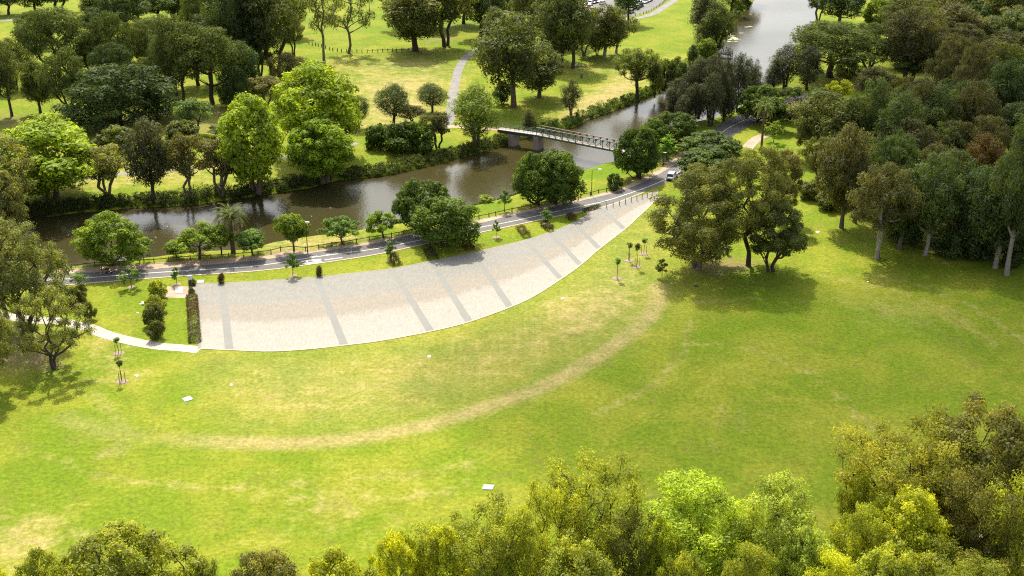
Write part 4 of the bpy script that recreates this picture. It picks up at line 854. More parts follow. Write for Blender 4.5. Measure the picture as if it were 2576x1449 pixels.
# --- foreground crowns at the bottom edge
G12 = "near tree tops along the bottom edge"
near = [
 ('near_dense', 350, 1640, 1318, 340, 'nearolive', "wide olive crown cut by the bottom edge at the left", 1), ('near_dense', 145, 1640, 1384, 150, 'nearolive', "lower olive crown joined left of the wide bottom left crown", 0), ('near_sparse', 528, 1600, 1398, 60, 'olive', "wispy branch tips right of the wide bottom left crown", 0), ('near_dense', 40, 1700, 1430, 90, 'yellow', "tip of a bright crown at the bottom left corner", 0),
 ('near_dense', 690, 1660, 1386, 222, 'nearbrown', "rust brown crown just showing at the bottom edge", 1),
 ('near_dense', 868, 1680, 1384, 190, 'yellow', "bright yellow green crown right of the rust brown crown", 0), ('near_dense', 1005, 1640, 1344, 150, 'yellow', "yellow green crown between the bright low crown and the tall open one", 1),
 ('near_fan', 1190, 1590, 1256, 220, 'nearolive', "tall olive green crown with fanned twigs, bottom centre", 0), ('near_dense', 1120, 1640, 1330, 130, 'yellow', "yellow tinted crown in front of the fanned olive crown", 0), ('near_fan', 1310, 1600, 1284, 130, 'nearolive', "olive crown between the fanned olive crown and the airy tall tree", 1),
 ('near_sparse', 1495, 1500, 1140, 210, 'nearolive', "airy tall tree with bare upright limbs, bottom centre right", 0), ('near_sparse', 1385, 1520, 1195, 130, 'nearolive', "airy slimmer tree left of the airy tall tree", 0), ('near_dense', 1450, 1640, 1345, 190, 'nearolive', "dense dull crown beneath the airy tall trees", 1), ('near_sparse', 1590, 1560, 1290, 120, 'olive', "thin low tree between the airy tall tree and the brightest crown", 0),
 ('near_fan', 1742, 1500, 1190, 236, (.36, .48, .025), "brightest lime crown with a visible dark trunk at the bottom", 1), ('near_dense', 1652, 1580, 1300, 90, (.36, .43, .03), "small lime crown at the left shoulder of the brightest crown", 0),
 ('near_fan', 1935, 1530, 1200, 172, 'pale', "pale yellow green crown right of the brightest lime crown", 1), ('near_dense', 2010, 1620, 1330, 150, 'pale', "pale lower crown in front of the pale yellow green crown", 0), ('near_fan', 1860, 1640, 1370, 130, 'nearolive', "dull crown filling the corner below the brightest lime crown", 1),
 ('near_fan', 2235, 1430, 1044, 285, (.30, .31, .035), "wide crown of fanning bare branches topped with yellow leaves", 0), ('near_fan', 2135, 1450, 1180, 110, (.30, .34, .03), "thin yellow green crown at the left of the fanning branches", 1),
 ('near_dense', 2440, 1420, 1004, 270, 'nearbrown', "big brown and gold crown at the right edge, highest of the bottom group", 1), ('near_dense', 2565, 1440, 1038, 110, 'yellow', "bright crown cut by the right edge beside the brown and gold crown", 0),
 ('near_dense', 2262, 1560, 1234, 160, 'yellow', "vivid yellow crown in front of the fanning branches", 0), ('near_fan', 2420, 1530, 1140, 160, 'nearbrown', "brownish open crown in front of the brown and gold crown", 0), ('near_fan', 2140, 1580, 1275, 130, (.30, .35, .03), "yellow green crown left of the vivid yellow crown", 1),
 ('near_sparse', 2550, 1600, 1200, 190, 'nearolive', "open dark limbed tree in front of the pale path at the lower right", 0), ('near_fan', 2340, 1640, 1300, 190, 'nearolive', "dull olive crown below the vivid yellow crown", 0), ('near_dense', 2200, 1700, 1370, 190, 'nearolive', "olive crown cut by the bottom edge under the vivid yellow crown", 1),
 ('near_fan', 2480, 1720, 1400, 200, (.30, .30, .03), "gold tipped crown at the bottom right corner", 0), ('near_fan', 2060, 1680, 1390, 140, 'yellow', "yellow green crown cut by the bottom edge left of the olive crown", 1), ('near_dense', 1700, 1700, 1400, 150, 'nearolive', "olive crown under the brightest lime crown's trunk", 1)]
for sp, x, b, t, w, c, l, v_ in near:
    tree(sp, x, b, t, w * 1.12, c, l, 'dark', group=G12, v=v_)

# ------------------------------------------------------------------ palms
def frond_mesh(L, seed):
    rng = np.random.default_rng(seed); n = 26; V = []; F = []
    s = np.linspace(0, 1, n); x = L * (s - .10 * s ** 3); z = L * (0.42 * s - 0.78 * s ** 2.2)
    C = np.stack([x, np.zeros(n), z], 1)
    for i in range(n - 1):
        w = .05 * (1 - s[i]) + .012; k = len(V)
        V += [C[i] + (0, w, 0), C[i] + (0, -w, 0), C[i + 1] + (0, -w * .9, 0), C[i + 1] + (0, w * .9, 0)]; F.append((k, k + 1, k + 2, k + 3))
    for i in range(2, n):
        ll = L * 0.17 * math.sin(math.pi * min(1, s[i] * .8 + .16)) + .1
        for sg in (-1, 1):
            for q in (0, .5):
                c = C[i] * (1 - q) + C[i - 1] * q; k = len(V); d = np.array([.55, sg * .85, -.22 + rng.normal() * .12]); d /= np.linalg.norm(d); t = np.array([.035, 0, .05])
                V += [c - t, c + d * ll * .5 + (0, 0, .06), c + d * ll, c + t]; F.append((k, k + 1, k + 2, k + 3))
    return mesh_np("frond", V, F, M_LEAF, False, fattr={"lv": rng.uniform(.2, 1, len(F)), "cv": rng.uniform(0, 1, len(F))})
def palm(bx, by, top, w, label, thick, nf):
    loc = gnd(bx, by); zt = height_at(loc.y, top); s = ppm(loc.y, zt); L = w / s / 2 * 1.12; th = zt - L * .42
    o = tag(empty("palm_tree", loc), label, "palm")
    rng = random.Random(int(bx)); bm = bmesh.new(); n = 18
    for i in range(n):
        a = th * i / n; b = th * (i + 1) / n; r = thick * (1.1 - .25 * i / n); add_cyl(bm, (0, 0, a), (0, 0, b + .01), r, r * 1.14, 12)
    add_ball(bm, (0, 0, th), (thick * 1.5, thick * 1.5, thick * 1.7), 12)
    link("trunk", from_bm("trunk", bm, M_BARK), o, (.10, .075, .05))
    fm = [frond_mesh(L, q) for q in (1, 2)]
    for k in range(nf):
        f = link("frond", fm[k % 2], o, (.135, .175, .060) if k < nf * .8 else (.26, .22, .12)); el = 1.0 - 1.75 * (k / nf) ** 1.1
        f.rotation_euler = (rng.uniform(-.3, .3), -el, k * 2.399 + rng.uniform(-.1, .1)); f.location = (0, 0, th + .1)
    bm = bmesh.new()
    for k in range(4): add_ball(bm, (thick * 1.8 * math.cos(k * 1.6), thick * 1.8 * math.sin(k * 1.6), th - .1), (.3, .3, .45), 8)
    link("fruit_bunch", from_bm("fruit_bunch", bm, plain("orange_date_fruit", (.35, .16, .03), .7)), o)
palm(587, 634, 526, 92, "stocky date palm with arching fronds on the bank, left part of the road", .42, 44)
palm(1915, 376, 262, 58, "tall slender palm standing on the green patch right of the road", .26, 40)

# ------------------------------------------------------------------ hedges and low beds
def leafbox(name, a, b, w, h, n, leaf, color, label, seed, lump=.25, cat="hedge", group=None, asp=.5):
    """a clipped or tufted bed of leaves from point a to point b"""
    rng = np.random.default_rng(seed); a = np.array(a[:2]); b = np.array(b[:2]); d = b - a; L = np.linalg.norm(d); ang = math.atan2(d[1], d[0])
    x = rng.uniform(-L / 2, L / 2, n); y = rng.uniform(-1, 1, n); hh = h * (1 + lump * np.sin(x * 2.1 + seed) * .6 + lump * np.sin(x * 4.7 + y * 3) * .5)
    side = rng.uniform(0, 1, n) < .42; z = np.where(side, rng.uniform(0, 1, n) * hh, hh * (1 - .35 * np.abs(y) ** 3)); y = np.where(side, np.sign(y) * rng.uniform(.88, 1.06, n), y) * w / 2
    y *= 1 + lump * .5 * np.sin(x * 3.3 + seed); z *= np.clip((L / 2 - np.abs(x)) / (.25 * w) + .55, 0, 1); Pn = np.stack([x, y, z + .02], 1) + rng.normal(size=(n, 3)) * leaf * .35
    N = unit(np.stack([np.zeros(n), y * 2 / w * (side * 1.0), 1.0 - side * .8], 1) + rng.normal(size=(n, 3)) * .6); V, F = leaf_cards(Pn, N, leaf, asp, rng)
    o = link(name, mesh_np(name, V, F, M_LEAF, False, fattr={"lv": rng.uniform(0, 1, n), "cv": np.clip(.5 + .5 * np.sin(x * 1.7 + y * 2), 0, 1)}), None, color)
    o.location = ((a[0] + b[0]) / 2, (a[1] + b[1]) / 2, 0); o.rotation_euler = (0, 0, ang); tag(o, label, cat, group); return o
GH = "planted beds along the paved crescent"
leafbox("hedge", gnd(483, 749), gnd(487, 802), 1.7, 1.0, 4200, .22, (.105, .070, .034), "brown hedge along the square left end of the paved crescent", 1, group=GH)
leafbox("hedge", gnd(487, 808), gnd(491, 863), 1.7, .8, 3600, .22, (.13, .135, .055), "sage green hedge below the brown hedge at the left end of the crescent", 2, .4, group=GH)
leafbox("hedge", gnd(476, 741), gnd(489, 740), 1.6, .9, 1500, .22, (.085, .105, .035), "small green hedge piece at the foot of the black totem", 3, .4, group=GH)
leafbox("hedge", gnd(476, 717), gnd(492, 716), 1.4, 1.0, 1400, .22, (.085, .100, .035), "small green hedge piece behind the black totem", 4, .4, group=GH)
leafbox("tussock_bed", gnd(552, 711), gnd(563, 711), 1.3, 1.7, 1600, .3, (.075, .050, .020), "dark brown tussock at the road side edge of the crescent, leftmost", 5, cat="tussock", group=GH, asp=.2)
leafbox("tussock_bed", gnd(797, 693), gnd(809, 692), 1.5, 1.5, 1800, .3, (.085, .075, .018), "olive tussock at the crescent edge below the road lettering", 6, cat="tussock", group=GH, asp=.2)
leafbox("tussock_bed", gnd(984, 647), gnd(1001, 668), 1.3, 1.2, 2400, .3, (.070, .052, .022), "dark tussock bed at the foot of the young tree left of the roundest tree", 7, .5, cat="tussock", group=GH, asp=.2)
leafbox("tussock_bed", gnd(1073, 625), gnd(1092, 655), 1.7, .8, 2800, .3, (.060, .052, .018), "dark tussock bed in the shade left of the roundest tree's trunk", 8, cat="tussock", group=GH, asp=.2)
leafbox("tussock_bed", gnd(1168, 611), gnd(1186, 632), 1.5, .8, 2200, .3, (.075, .055, .022), "tussock bed right of the roundest tree's trunk", 9, cat="tussock", group=GH, asp=.2)
leafbox("tussock_bed", gnd(1307, 574), gnd(1326, 598), 1.5, .8, 2200, .3, (.085, .075, .022), "tussock bed between the two right hand young trees on the lawn strip", 10, .4, cat="tussock", group=GH, asp=.2)
leafbox("tussock_bed", gnd(1366, 565), gnd(1386, 582), 1.4, .8, 2200, .3, (.085, .070, .030), "ragged tussock bed below the young tree near the crescent tip", 11, .5, cat="tussock", group=GH, asp=.2)
leafbox("tussock_bed", gnd(1432, 546), gnd(1444, 556), 1.4, 1.0, 1700, .3, (.085, .045, .022), "reddish brown tussock nearest the tip of the crescent", 12, cat="tussock", group=GH, asp=.2)
leafbox("hedge", gnd(1467, 533), gnd(1509, 521.5), .7, .7, 1700, .2, (.040, .070, .015), "low clipped dark hedge strip between the road and the crescent tip", 13, .15, group=GH)
GS = "shrubs in the column left of the gravel pad"
tree('shrub', 399, 752, 706, 44, 'nearolive', "topmost olive shrub of the column left of the gravel pad", 'dark', 'shrub', group=GS, v=0)
tree('shrub', 393, 785, 742, 52, 'nearolive', "second olive shrub of the column left of the gravel pad", 'dark', 'shrub', group=GS, v=1)
tree('shrub', 390, 818, 762, 50, 'olive', "third and widest olive shrub of the column left of the gravel pad", 'dark', 'shrub', group=GS, v=0)
tree('shrub', 395, 851, 808, 38, 'olive', "lowest shrub of the column, beside the concrete footpath", 'dark', 'shrub', group=GS, v=1)
tree('shrub', 206, 752, 712, 34, 'wood2', "dark upright shrub at the left lawn corner near the road", 'dark', 'shrub', group=GS, v=1)
tree('shrub', 190, 765, 722, 46, 'olive', "green shrub left of the dark upright shrub", 'dark', 'shrub', group=GS, v=0)
leafbox("hedge", gnd(192, 758), gnd(193, 783), 1.7, .9, 2600, .22, (.075, .050, .028), "short dark hedge behind the open gum on the left lawn", 14, group=GS)
tree('shrub', 228, 803, 760, 34, 'olive', "wispy olive shrub at the left lawn corner, right of the dark hedge", 'dark', 'shrub', group=GS, v=1)

# ------------------------------------------------------------------ river bank growth
def bank_growth(name, pix, width, inset, hmin, hmax, n, leaf, color, label, seed, tufts):
    rng = np.random.default_rng(seed); w = smooth_line(world_poly(pix, WATER), 6); d = np.r_[0, np.cumsum(np.linalg.norm(np.diff(w, axis=0), axis=1))]
    nt = tufts; s = rng.uniform(0, d[-1], nt); cx = np.interp(s, d, w[:, 0]); cyy = np.interp(s, d, w[:, 1]); g = np.gradient(w, axis=0); g /= np.linalg.norm(g, axis=1)[:, None]
    gxx = np.interp(s, d, g[:, 0]); gyy = np.interp(s, d, g[:, 1]); off = inset + rng.uniform(0, 1, nt) ** 1.3 * width; cx = cx - gyy * off; cyy = cyy + gxx * off
    big = .5 + .5 * np.sin(s * .21 + seed) * np.sin(s * .083 + 1.3); hh = (hmin + (hmax - hmin) * rng.uniform(0, 1, nt) * (.35 + .65 * big)); rr = hh * rng.uniform(.45, .8, nt)
    gz = bank_height(np.stack([cx, cyy], 1)); k = rng.integers(0, nt, n); dirs = unit(rng.normal(size=(n, 3)) + (0, 0, .6)); P_ = np.stack([cx, cyy, gz + hh * .45], 1)[k] + dirs * np.stack([rr, rr, hh * .6], 1)[k] * rng.uniform(.7, 1.1, n)[:, None]
    N = unit(dirs + rng.normal(size=(n, 3)) * .6); V, F = leaf_cards(P_, N, leaf, .45, rng, -.4); tv_ = rng.uniform(0, 1, nt)
    o = link(name, mesh_np(name, V, F, M_LEAF, False, fattr={"lv": rng.uniform(0, 1, n), "cv": tv_[k]}), None, color); tag(o, label, None, None, "stuff"); return o
bank_growth("undergrowth", FAR_BANK[2:14], 4.2, .0, .6, 2.3, 52000, .34, (.050, .070, .016), "dark undergrowth matting the far bank at the left", 1, 620)
bank_growth("undergrowth", FAR_BANK[13:25], 3.6, .0, .6, 1.9, 40000, .34, (.072, .098, .020), "green undergrowth and reeds along the far bank in the middle", 2, 560)
bank_growth("undergrowth", FAR_BANK[24:37], 3.2, .0, .6, 1.9, 30000, .38, (.080, .130, .016), "fresh green undergrowth along the bank beyond the footbridge", 3, 380)
bank_growth("undergrowth", FAR_BANK[36:47], 4.0, .0, .6, 2.2, 16000, .45, (.075, .110, .018), "undergrowth on the inside bend up to the wide water", 4, 240)
bank_growth("reeds", NEAR_BANK[14:20], 0.7, -.6, .3, .7, 5000, .3, (.10, .15, .02), "thin reeds at the near water edge", 5, 130)

# ------------------------------------------------------------------ footbridge
def footbridge():
    Pp = gnd(1348, 371, WATER); z1 = height_at(Pp.y, 337.5)
    A = gnd(1349, 339.5, z1)                          # near edge of the deck over the pier
    B0 = gnd(1543, 411, -.2); z2 = height_at(B0.y, 379)
    zd = (z1 + z2) / 2; A = gnd(1350, 340, zd); B = gnd(1550, 379.5, zd); C0 = gnd(1250, 326, zd)
    ax = (B - A).normalized(); nrm = Vector((-ax.y, ax.x, 0)); Wd = 2.1; HT = 2.0
    if nrm.y < 0: nrm = -nrm
    o = tag(empty("footbridge", (A.x, A.y, 0)), "long green steel truss footbridge with reddish top rails crossing the river", "footbridge")
    L = lambda p: Vector(p) - o.location
    bm = bmesh.new(); a, b = L(A) + nrm * Wd / 2, L(B) + nrm * Wd / 2; add_beam(bm, a, b, Wd, .14); link("deck", from_bm("deck", bm, M_TIMBER), o)
    N = 12; Ln = (B - A).length
    bm = bmesh.new()
    for s in (0, 1): add_beam(bm, L(A) + nrm * Wd * s - Vector((0, 0, .22)), L(B) + nrm * Wd * s - Vector((0, 0, .22)), .2, .3)
    for k in range(N + 1): p = L(A) + ax * Ln * k / N - Vector((0, 0, .2)); add_beam(bm, p - nrm * .25, p + nrm * (Wd + .25), .14, .18)
    link("lower_beam", from_bm("lower_beam", bm, M_GREENSTEEL), o)
    for s in (0, 1):
        bm = bmesh.new(); off = nrm * Wd * s; add_beam(bm, L(A) + off + Vector((0, 0, HT)), L(B) + off + Vector((0, 0, HT)), .17, .14); link("top_rail", from_bm("top_rail", bm, M_RAIL), o)
        for k in range(N + 1):
            p = L(A) + ax * Ln * k / N + off; bm = bmesh.new(); add_beam(bm, p - Vector((0, 0, .15)), p + Vector((0, 0, HT)), .15); add_box(bm, p + Vector((0, 0, HT - .28)), (.42, .1, .42), math.atan2(ax.y, ax.x))
            link("truss_post", from_bm("truss_post", bm, M_GREENSTEEL), o)
            if k < N:
                q = L(A) + ax * Ln * (k + 1) / N + off; bm = bmesh.new()
                add_beam(bm, *( (p + Vector((0, 0, HT)), q) if k < N / 2 else (p, q + Vector((0, 0, HT)))), .09); link("diagonal_brace", from_bm("diagonal_brace", bm, M_GREENSTEEL), o)
        bm = bmesh.new()
        for zz in (.35, .7, 1.05): add_beam(bm, L(A) + off + Vector((0, 0, zz)), L(B) + off + Vector((0, 0, zz)), .035)
        link("handrail", from_bm("handrail", bm, M_GREENSTEEL), o)
    bm = bmesh.new(); add_beam(bm, L(C0) + nrm * Wd / 2, L(A) + nrm * Wd / 2, Wd, .16); link("approach_deck", from_bm("approach_deck", bm, M_CONC), o)
    bm = bmesh.new()
    for s in (.15, .85): add_beam(bm, L(C0) + nrm * Wd * s - Vector((0, 0, .45)), L(A) + nrm * Wd * s - Vector((0, 0, .45)), .3, .7)
    link("approach_beam", from_bm("approach_beam", bm, plain("dark_steel_girder", (.05, .05, .045), .7)), o)
    for s in (0, 1):
        bm = bmesh.new(); m_ = 9
        for k in range(m_ + 1): p = L(C0).lerp(L(A), k / m_) + nrm * Wd * s; add_beam(bm, p, p + Vector((0, 0, 1.15)), .06)
        for zz in (.45, .8, 1.15): add_beam(bm, L(C0) + nrm * Wd * s + Vector((0, 0, zz)), L(A) + nrm * Wd * s + Vector((0, 0, zz)), .045)
        link("approach_railing", from_bm("approach_railing", bm, M_GREENSTEEL), o)
    for t, wd in ((.0, 1.5), (-.62, 1.6)):
        p = L(A) + (L(C0) - L(A)) * (-t) + nrm * Wd / 2; bm = bmesh.new(); rz = math.atan2(ax.y, ax.x); zt = zd - .45 if t == 0 else zd - .8
        add_box(bm, (p.x - ax.x * .2, p.y - ax.y * .2, (zt - 3) / 2), (wd, Wd + .5, zt + 3), rz, .05); link("pier", from_bm("pier", bm, M_CONC2), o)
    p = L(B) + nrm * Wd / 2; bm = bmesh.new(); add_box(bm, (p.x - .1, p.y, (zd - .3) / 2 - 1), (.9, Wd * .9, zd + 1.6), math.atan2(ax.y, ax.x), .03); link("pylon", from_bm("pylon", bm, M_GREENSTEEL), o)
    bm = bmesh.new(); add_box(bm, (p.x - nrm.x * (Wd * .48) + .05, p.y - nrm.y * (Wd * .48), zd * .55), (.45, .04, .7), math.atan2(ax.y, ax.x)); link("notice_plate", from_bm("notice_plate", bm, M_WHITE), o)
    bm = bmesh.new(); E = L(B) + ax * 7; add_beam(bm, L(B) + nrm * Wd / 2, E + nrm * Wd / 2 - Vector((0, 0, zd * .6)), Wd, .16); link("ramp", from_bm("ramp", bm, M_CONC), o)
    print("bridge", zd, Ln)
footbridge()

# ------------------------------------------------------------------ jetty with birds
def jetty():
    z = -.1; A = gnd(1768, 130, z); B = gnd(1838, 136.5, z); ax = (B - A).normalized(); n = Vector((-ax.y, ax.x, 0)); Wd = 2.6
    o = tag(empty("jetty", (A.x, A.y, 0)), "small timber viewing jetty reaching into the wide water", "jetty"); L = lambda p: Vector(p) - o.location
    Ln = (B - A).length; m_ = int(Ln / .45); bm0 = bmesh.new(); add_box(bm0, (0, 0, 0), (.40, Wd, .10)); pm = from_bm("plank", bm0, M_TIMBER)
    for k in range(m_):
        p = L(A) + ax * (k + .5) * Ln / m_ + n * Wd / 2; b = link("plank", pm, o); b.location = p; b.rotation_euler = (0, 0, math.atan2(ax.y, ax.x))
    bm = bmesh.new()
    for s in (0.05, .95): add_beam(bm, L(A) + n * Wd * s - Vector((0, 0, .22)), L(B) + n * Wd * s - Vector((0, 0, .22)), .2, .3)
    link("bearer", from_bm("bearer", bm, M_POST), o)
    for s in (0, 1):
        for k in range(2, 7):
            p = L(A) + ax * Ln * k / 6 + n * Wd * s; bm = bmesh.new(); add_beam(bm, p - Vector((0, 0, 2)), p + Vector((0, 0, 1.15)), .16); link("jetty_post", from_bm("jetty_post", bm, M_POST), o)
        bm = bmesh.new()
        for zz in (.6, 1.1): add_beam(bm, L(A) + ax * Ln / 3 + n * Wd * s + Vector((0, 0, zz)), L(B) + n * Wd * s + Vector((0, 0, zz)), .07)
        link("handrail", from_bm("handrail", bm, M_POST), o)
    for k, t in enumerate((.62, .76, .9)):
        p = A + ax * Ln * t + n * Wd + Vector((0, 0, 1.13)); bm = bmesh.new()
        add_ball(bm, (0, 0, .32), (.13, .13, .27), 8); add_cyl(bm, (0, 0, .5), (.05, 0, .76), .05, .04, 6); add_ball(bm, (.08, 0, .79), (.08, .05, .05), 6); add_cyl(bm, (.13, 0, .79), (.27, 0, .77), .02, .006, 4)
        add_beam(bm, (-.02, 0, .18), (-.22, 0, -.05), .05); add_beam(bm, (0, .05, .1), (0, .05, 0), .02); add_beam(bm, (0, -.05, .1), (0, -.05, 0), .02)
        if k == 1: add_box(bm, (0, .3, .48), (.12, .5, .22), 0); add_box(bm, (0, -.3, .48), (.12, .5, .22), 0)
        b = link("water_bird", from_bm("water_bird", bm, M_BLACK), None); b.location = p; tag(b, ["dark water bird perched on the jetty rail nearest the shore", "middle dark water bird on the jetty rail holding its wings open", "dark water bird perched at the outer end of the jetty rail"][k], "bird", "dark birds on the jetty rail")
jetty()

# ------------------------------------------------------------------ fences
def rail_fence(name, pts, label, ph=.95, rails=(.72,), skip=lambda u: False, w=.16):
    W = [gnd(u, v) for u, v in pts]; o = tag(empty(name, W[0]), label, "fence"); L = lambda p: p - W[0]
    bm = bmesh.new(); add_box(bm, (0, 0, ph / 2 - .1), (w, w, ph + .2), 0, .02); pm = from_bm("post", bm, M_POST)
    for i, p in enumerate(W):
        b = link("post", pm, o); b.location = L(p); q = W[min(i + 1, len(W) - 1)] - W[max(i - 1, 0)]; b.rotation_euler = (0, 0, math.atan2(q.y, q.x))
        if i and not skip(pts[i][0]):
            for r in rails:
                bm = bmesh.new(); add_beam(bm, L(W[i - 1]) + Vector((0, 0, r)), L(p) + Vector((0, 0, r)), .09, .14); link("rail", from_bm("rail", bm, M_POST), o)
rail_fence("post_and_rail_fence", FENCE, "long low brown timber rail fence between the footpath and the river grass")
def z2(x, y): return (644 + x / 3, y / 3)
GF = [z2(*p) for p in ((400, 335), (425, 342), (450, 345), (470, 350), (495, 356), (525, 365), (555, 378), (580, 385), (615, 388), (645, 392), (685, 395), (725, 397), (762, 397), (800, 398), (840, 396), (880, 395), (920, 395), (955, 392), (995, 390), (1030, 388), (1062, 390), (1100, 388), (1150, 387), (1200, 386), (1260, 382))]
rail_fence("post_fence", GF, "distant low timber post fence along the edge of the bright playing field", 1.1, (.75,), skip=lambda u: u < 930, w=.22)
bm = bmesh.new(); add_box(bm, (0, 0, .5), (.13, .13, 1.2), 0, .02); add_box(bm, (0, 0, 1.12), (.16, .16, .06), 0); BOL = from_bm("bollard", bm, plain("grey_timber_bollard", (.17, .125, .085), .8, .25))
words = ["first", "second", "third", "fourth", "fifth", "sixth", "seventh", "eighth", "ninth", "tenth", "eleventh", "twelfth"]
for i, (x, y) in enumerate(((537, 585), (708, 545), (877, 510), (1040, 465), (1195, 415), (1347, 375), (1487, 325), (1625, 290), (1755, 235))):
    b = link("bollard", BOL); b.location = gnd(1475.8 + x * .09375, 469.6 + y * .09375, .04); b.rotation_euler = (0, 0, .35)
    tag(b, f"{words[i]} slim timber bollard from the hedge, in the row at the crescent tip", "bollard", "timber bollards at the tip of the paved crescent")
cp = smooth_line([gnd(*p)[:2] for p in [(1585, 41), (1594, 40), (1607, 38), (1617, 36), (1640, 27), (1660, 14.5), (1674, 2), (1690, -14)]], 6); cp = resample([(*p, 0) for p in cp], 24)
bm = bmesh.new(); add_box(bm, (0, 0, .45), (.22, .22, 1.1)); CPB = from_bm("car_park_bollard", bm, M_POST)
for p in cp:
    b = link("bollard", CPB); b.location = (p[0], p[1], 0); tag(b, "short timber post in the curved line around the car park", "bollard", "timber posts around the car park")

# ------------------------------------------------------------------ cars
def loft(bm, secs, mi=0, cap=True):
    rows = [[bm.verts.new(p) for p in s] for s in secs]; n = len(rows[0])
    for a, b in zip(rows[:-1], rows[1:]):
        for i in range(n):
            f = bm.faces.new((a[i], a[(i + 1) % n], b[(i + 1) % n], b[i])); f.material_index = mi
    if cap: bm.faces.new(rows[0][::-1]); bm.faces.new(rows[-1])
def car_meshes(L=4.6, W=1.84, H=1.65, suv=True):
    """body points along +x = front"""
    w = W / 2; zb = .28; zs = .92 if suv else .82
    def sec(x, ww, lo, hi): return [(x, -ww * .94, lo), (x, -ww, lo + .18), (x, -ww, hi - .16), (x, -ww * .9, hi), (x, ww * .9, hi), (x, ww, hi - .16), (x, ww, lo + .18), (x, ww * .94, lo)]
    bm = bmesh.new()
    loft(bm, [sec(-L / 2, w * .86, .42, zs - .08), sec(-L / 2 + .12, w * .95, zb, zs + .02), sec(-L / 2 + .8, w, zb, zs + .05), sec(-.2, w, zb, zs + .02), sec(L / 2 - 1.25, w, zb, zs), sec(L / 2 - .6, w * .96, zb, zs - .12), sec(L / 2 - .12, w * .88, zb, zs - .26), sec(L / 2, w * .74, .40, zs - .36)])
    # roof and pillars
    x0, x1, x2, x3 = (-L / 2 + .12, -L / 2 + .55, .45, L / 2 - 1.25) if suv else (-L / 2 + .55, -L / 2 + 1.15, .25, L / 2 - 1.35)
    wr = w * .78; hr = H - .05
    loft(bm, [[(x1, -wr, hr - .07), (x1 + .1, -wr * .94, H - .01), (x1 + .1, wr * .94, H - .01), (x1, wr, hr - .07)], [((x1 + x2) / 2, -wr * 1.01, hr - .04), ((x1 + x2) / 2, -wr * .94, H + .02), ((x1 + x2) / 2, wr * .94, H + .02), ((x1 + x2) / 2, wr * 1.01, hr - .04)], [(x2, -wr, hr - .08), (x2 - .1, -wr * .94, H - .02), (x2 - .1, wr * .94, H - .02), (x2, wr, hr - .08)]])
    for s in (-1, 1):
        add_beam(bm, (x0, s * w * .9, zs), (x1, s * wr * .98, hr - .04), .12, .1); add_beam(bm, (x3, s * w * .9, zs), (x2, s * wr * .98, hr - .04), .09, .08)
        add_beam(bm, (-.25, s * w * .925, zs), (-.25, s * wr * 1.0, hr - .04), .10, .05); add_beam(bm, (-L / 2 + 1.3, s * w * .925, zs), (-L / 2 + 1.35, s * wr, hr - .04), .13, .05)
        add_box(bm, (L / 2 - 1.55, s * (w + .1), zs + .08), (.2, .2, .14), 0, .03)
    bmesh.ops.recalc_face_normals(bm, faces=bm.faces[:]); body = from_bm("body", bm, M_CAR)
    bm = bmesh.new(); a = w * .885; c = wr * .955
    loft(bm, [[(x0 + .05, -a, zs - .02), (x1 + .03, -c, hr - .05), (x1 + .03, c, hr - .05), (x0 + .05, a, zs - .02)], [(x3 - .03, -a, zs - .04), (x2 - .03, -c, hr - .05), (x2 - .03, c, hr - .05), (x3 - .03, a, zs - .04)]])
    bmesh.ops.recalc_face_normals(bm, faces=bm.faces[:]); glass = from_bm("window", bm, M_GLASS)
    bm = bmesh.new(); add_cyl(bm, (0, -.11, 0), (0, .11, 0), .33, n=18); tyre = from_bm("tyre", bm, M_TYRE)
    bm = bmesh.new(); add_cyl(bm, (0, -.125, 0), (0, .125, 0), .2, n=12); rim_ = from_bm("rim", bm, M_RIM)
    bm = bmesh.new(); add_box(bm, (0, 0, 0), (.12, .34, .16), 0, .02); lt = from_bm("tail_light", bm, M_TAIL); hd = from_bm("headlight", bm.copy() if False else (lambda b: (add_box(b, (0, 0, 0), (.3, .34, .14), 0, .03), b)[1])(bmesh.new()), M_HEAD)
    bm = bmesh.new(); add_box(bm, (0, 0, 0), (.1, W * .8, .2), 0, .03); bp = from_bm("bumper", bm, M_BLACK)
    bm = bmesh.new(); add_box(bm, (0, 0, 0), (.03, .38, .12)); pl = from_bm("number_plate", bm, M_PLATE)
    return dict(body=body, glass=glass, tyre=tyre, rim=rim_, tail=lt, head=hd, bumper=bp, plate=pl, L=L, W=W, zs=zs)
SUV = car_meshes(); SEDAN = car_meshes(4.5, 1.78, 1.45, False)
def car(m, loc, rz, col, label, group=None, detail=True):
    o = tag(empty("parked_car" if group else "car", loc, rz), label, "car", group); L, W = m['L'], m['W']
    link("body", m['body'], o, col); link("window", m['glass'], o)
    for x in (-L / 2 + .85, L / 2 - .9):
        for y in (-W / 2 + .08, W / 2 - .08):
            t = link("wheel", m['tyre'], o); t.location = (x, y, .33); r = link("rim", m['rim'], t); r.location = (0, 0, 0)
    for y in (-1, 1):
        t = link("tail_light", m['tail'], o); t.location = (-L / 2 + .04, y * W * .38, m['zs'] - .16); t = link("headlight", m['head'], o); t.location = (L / 2 - .16, y * W * .34, m['zs'] - .30)
    if detail:
        b = link("bumper", m['bumper'], o); b.location = (-L / 2 + .0, 0, .42); b = link("number_plate", m['plate'], o); b.location = (-L / 2 - .02, 0, .68)
    return o
pA = gnd(1681, 452); pB = gnd(1712, 428); hd = math.atan2(pB.y - pA.y, pB.x - pA.x)
car(SUV, gnd(1690, 448.5, .02), hd + .12, (.80, .80, .82), "white family car seen from behind, driving away along the park road")
def z3(x, y): return (1234.3 + x * .1875, y * .1875)
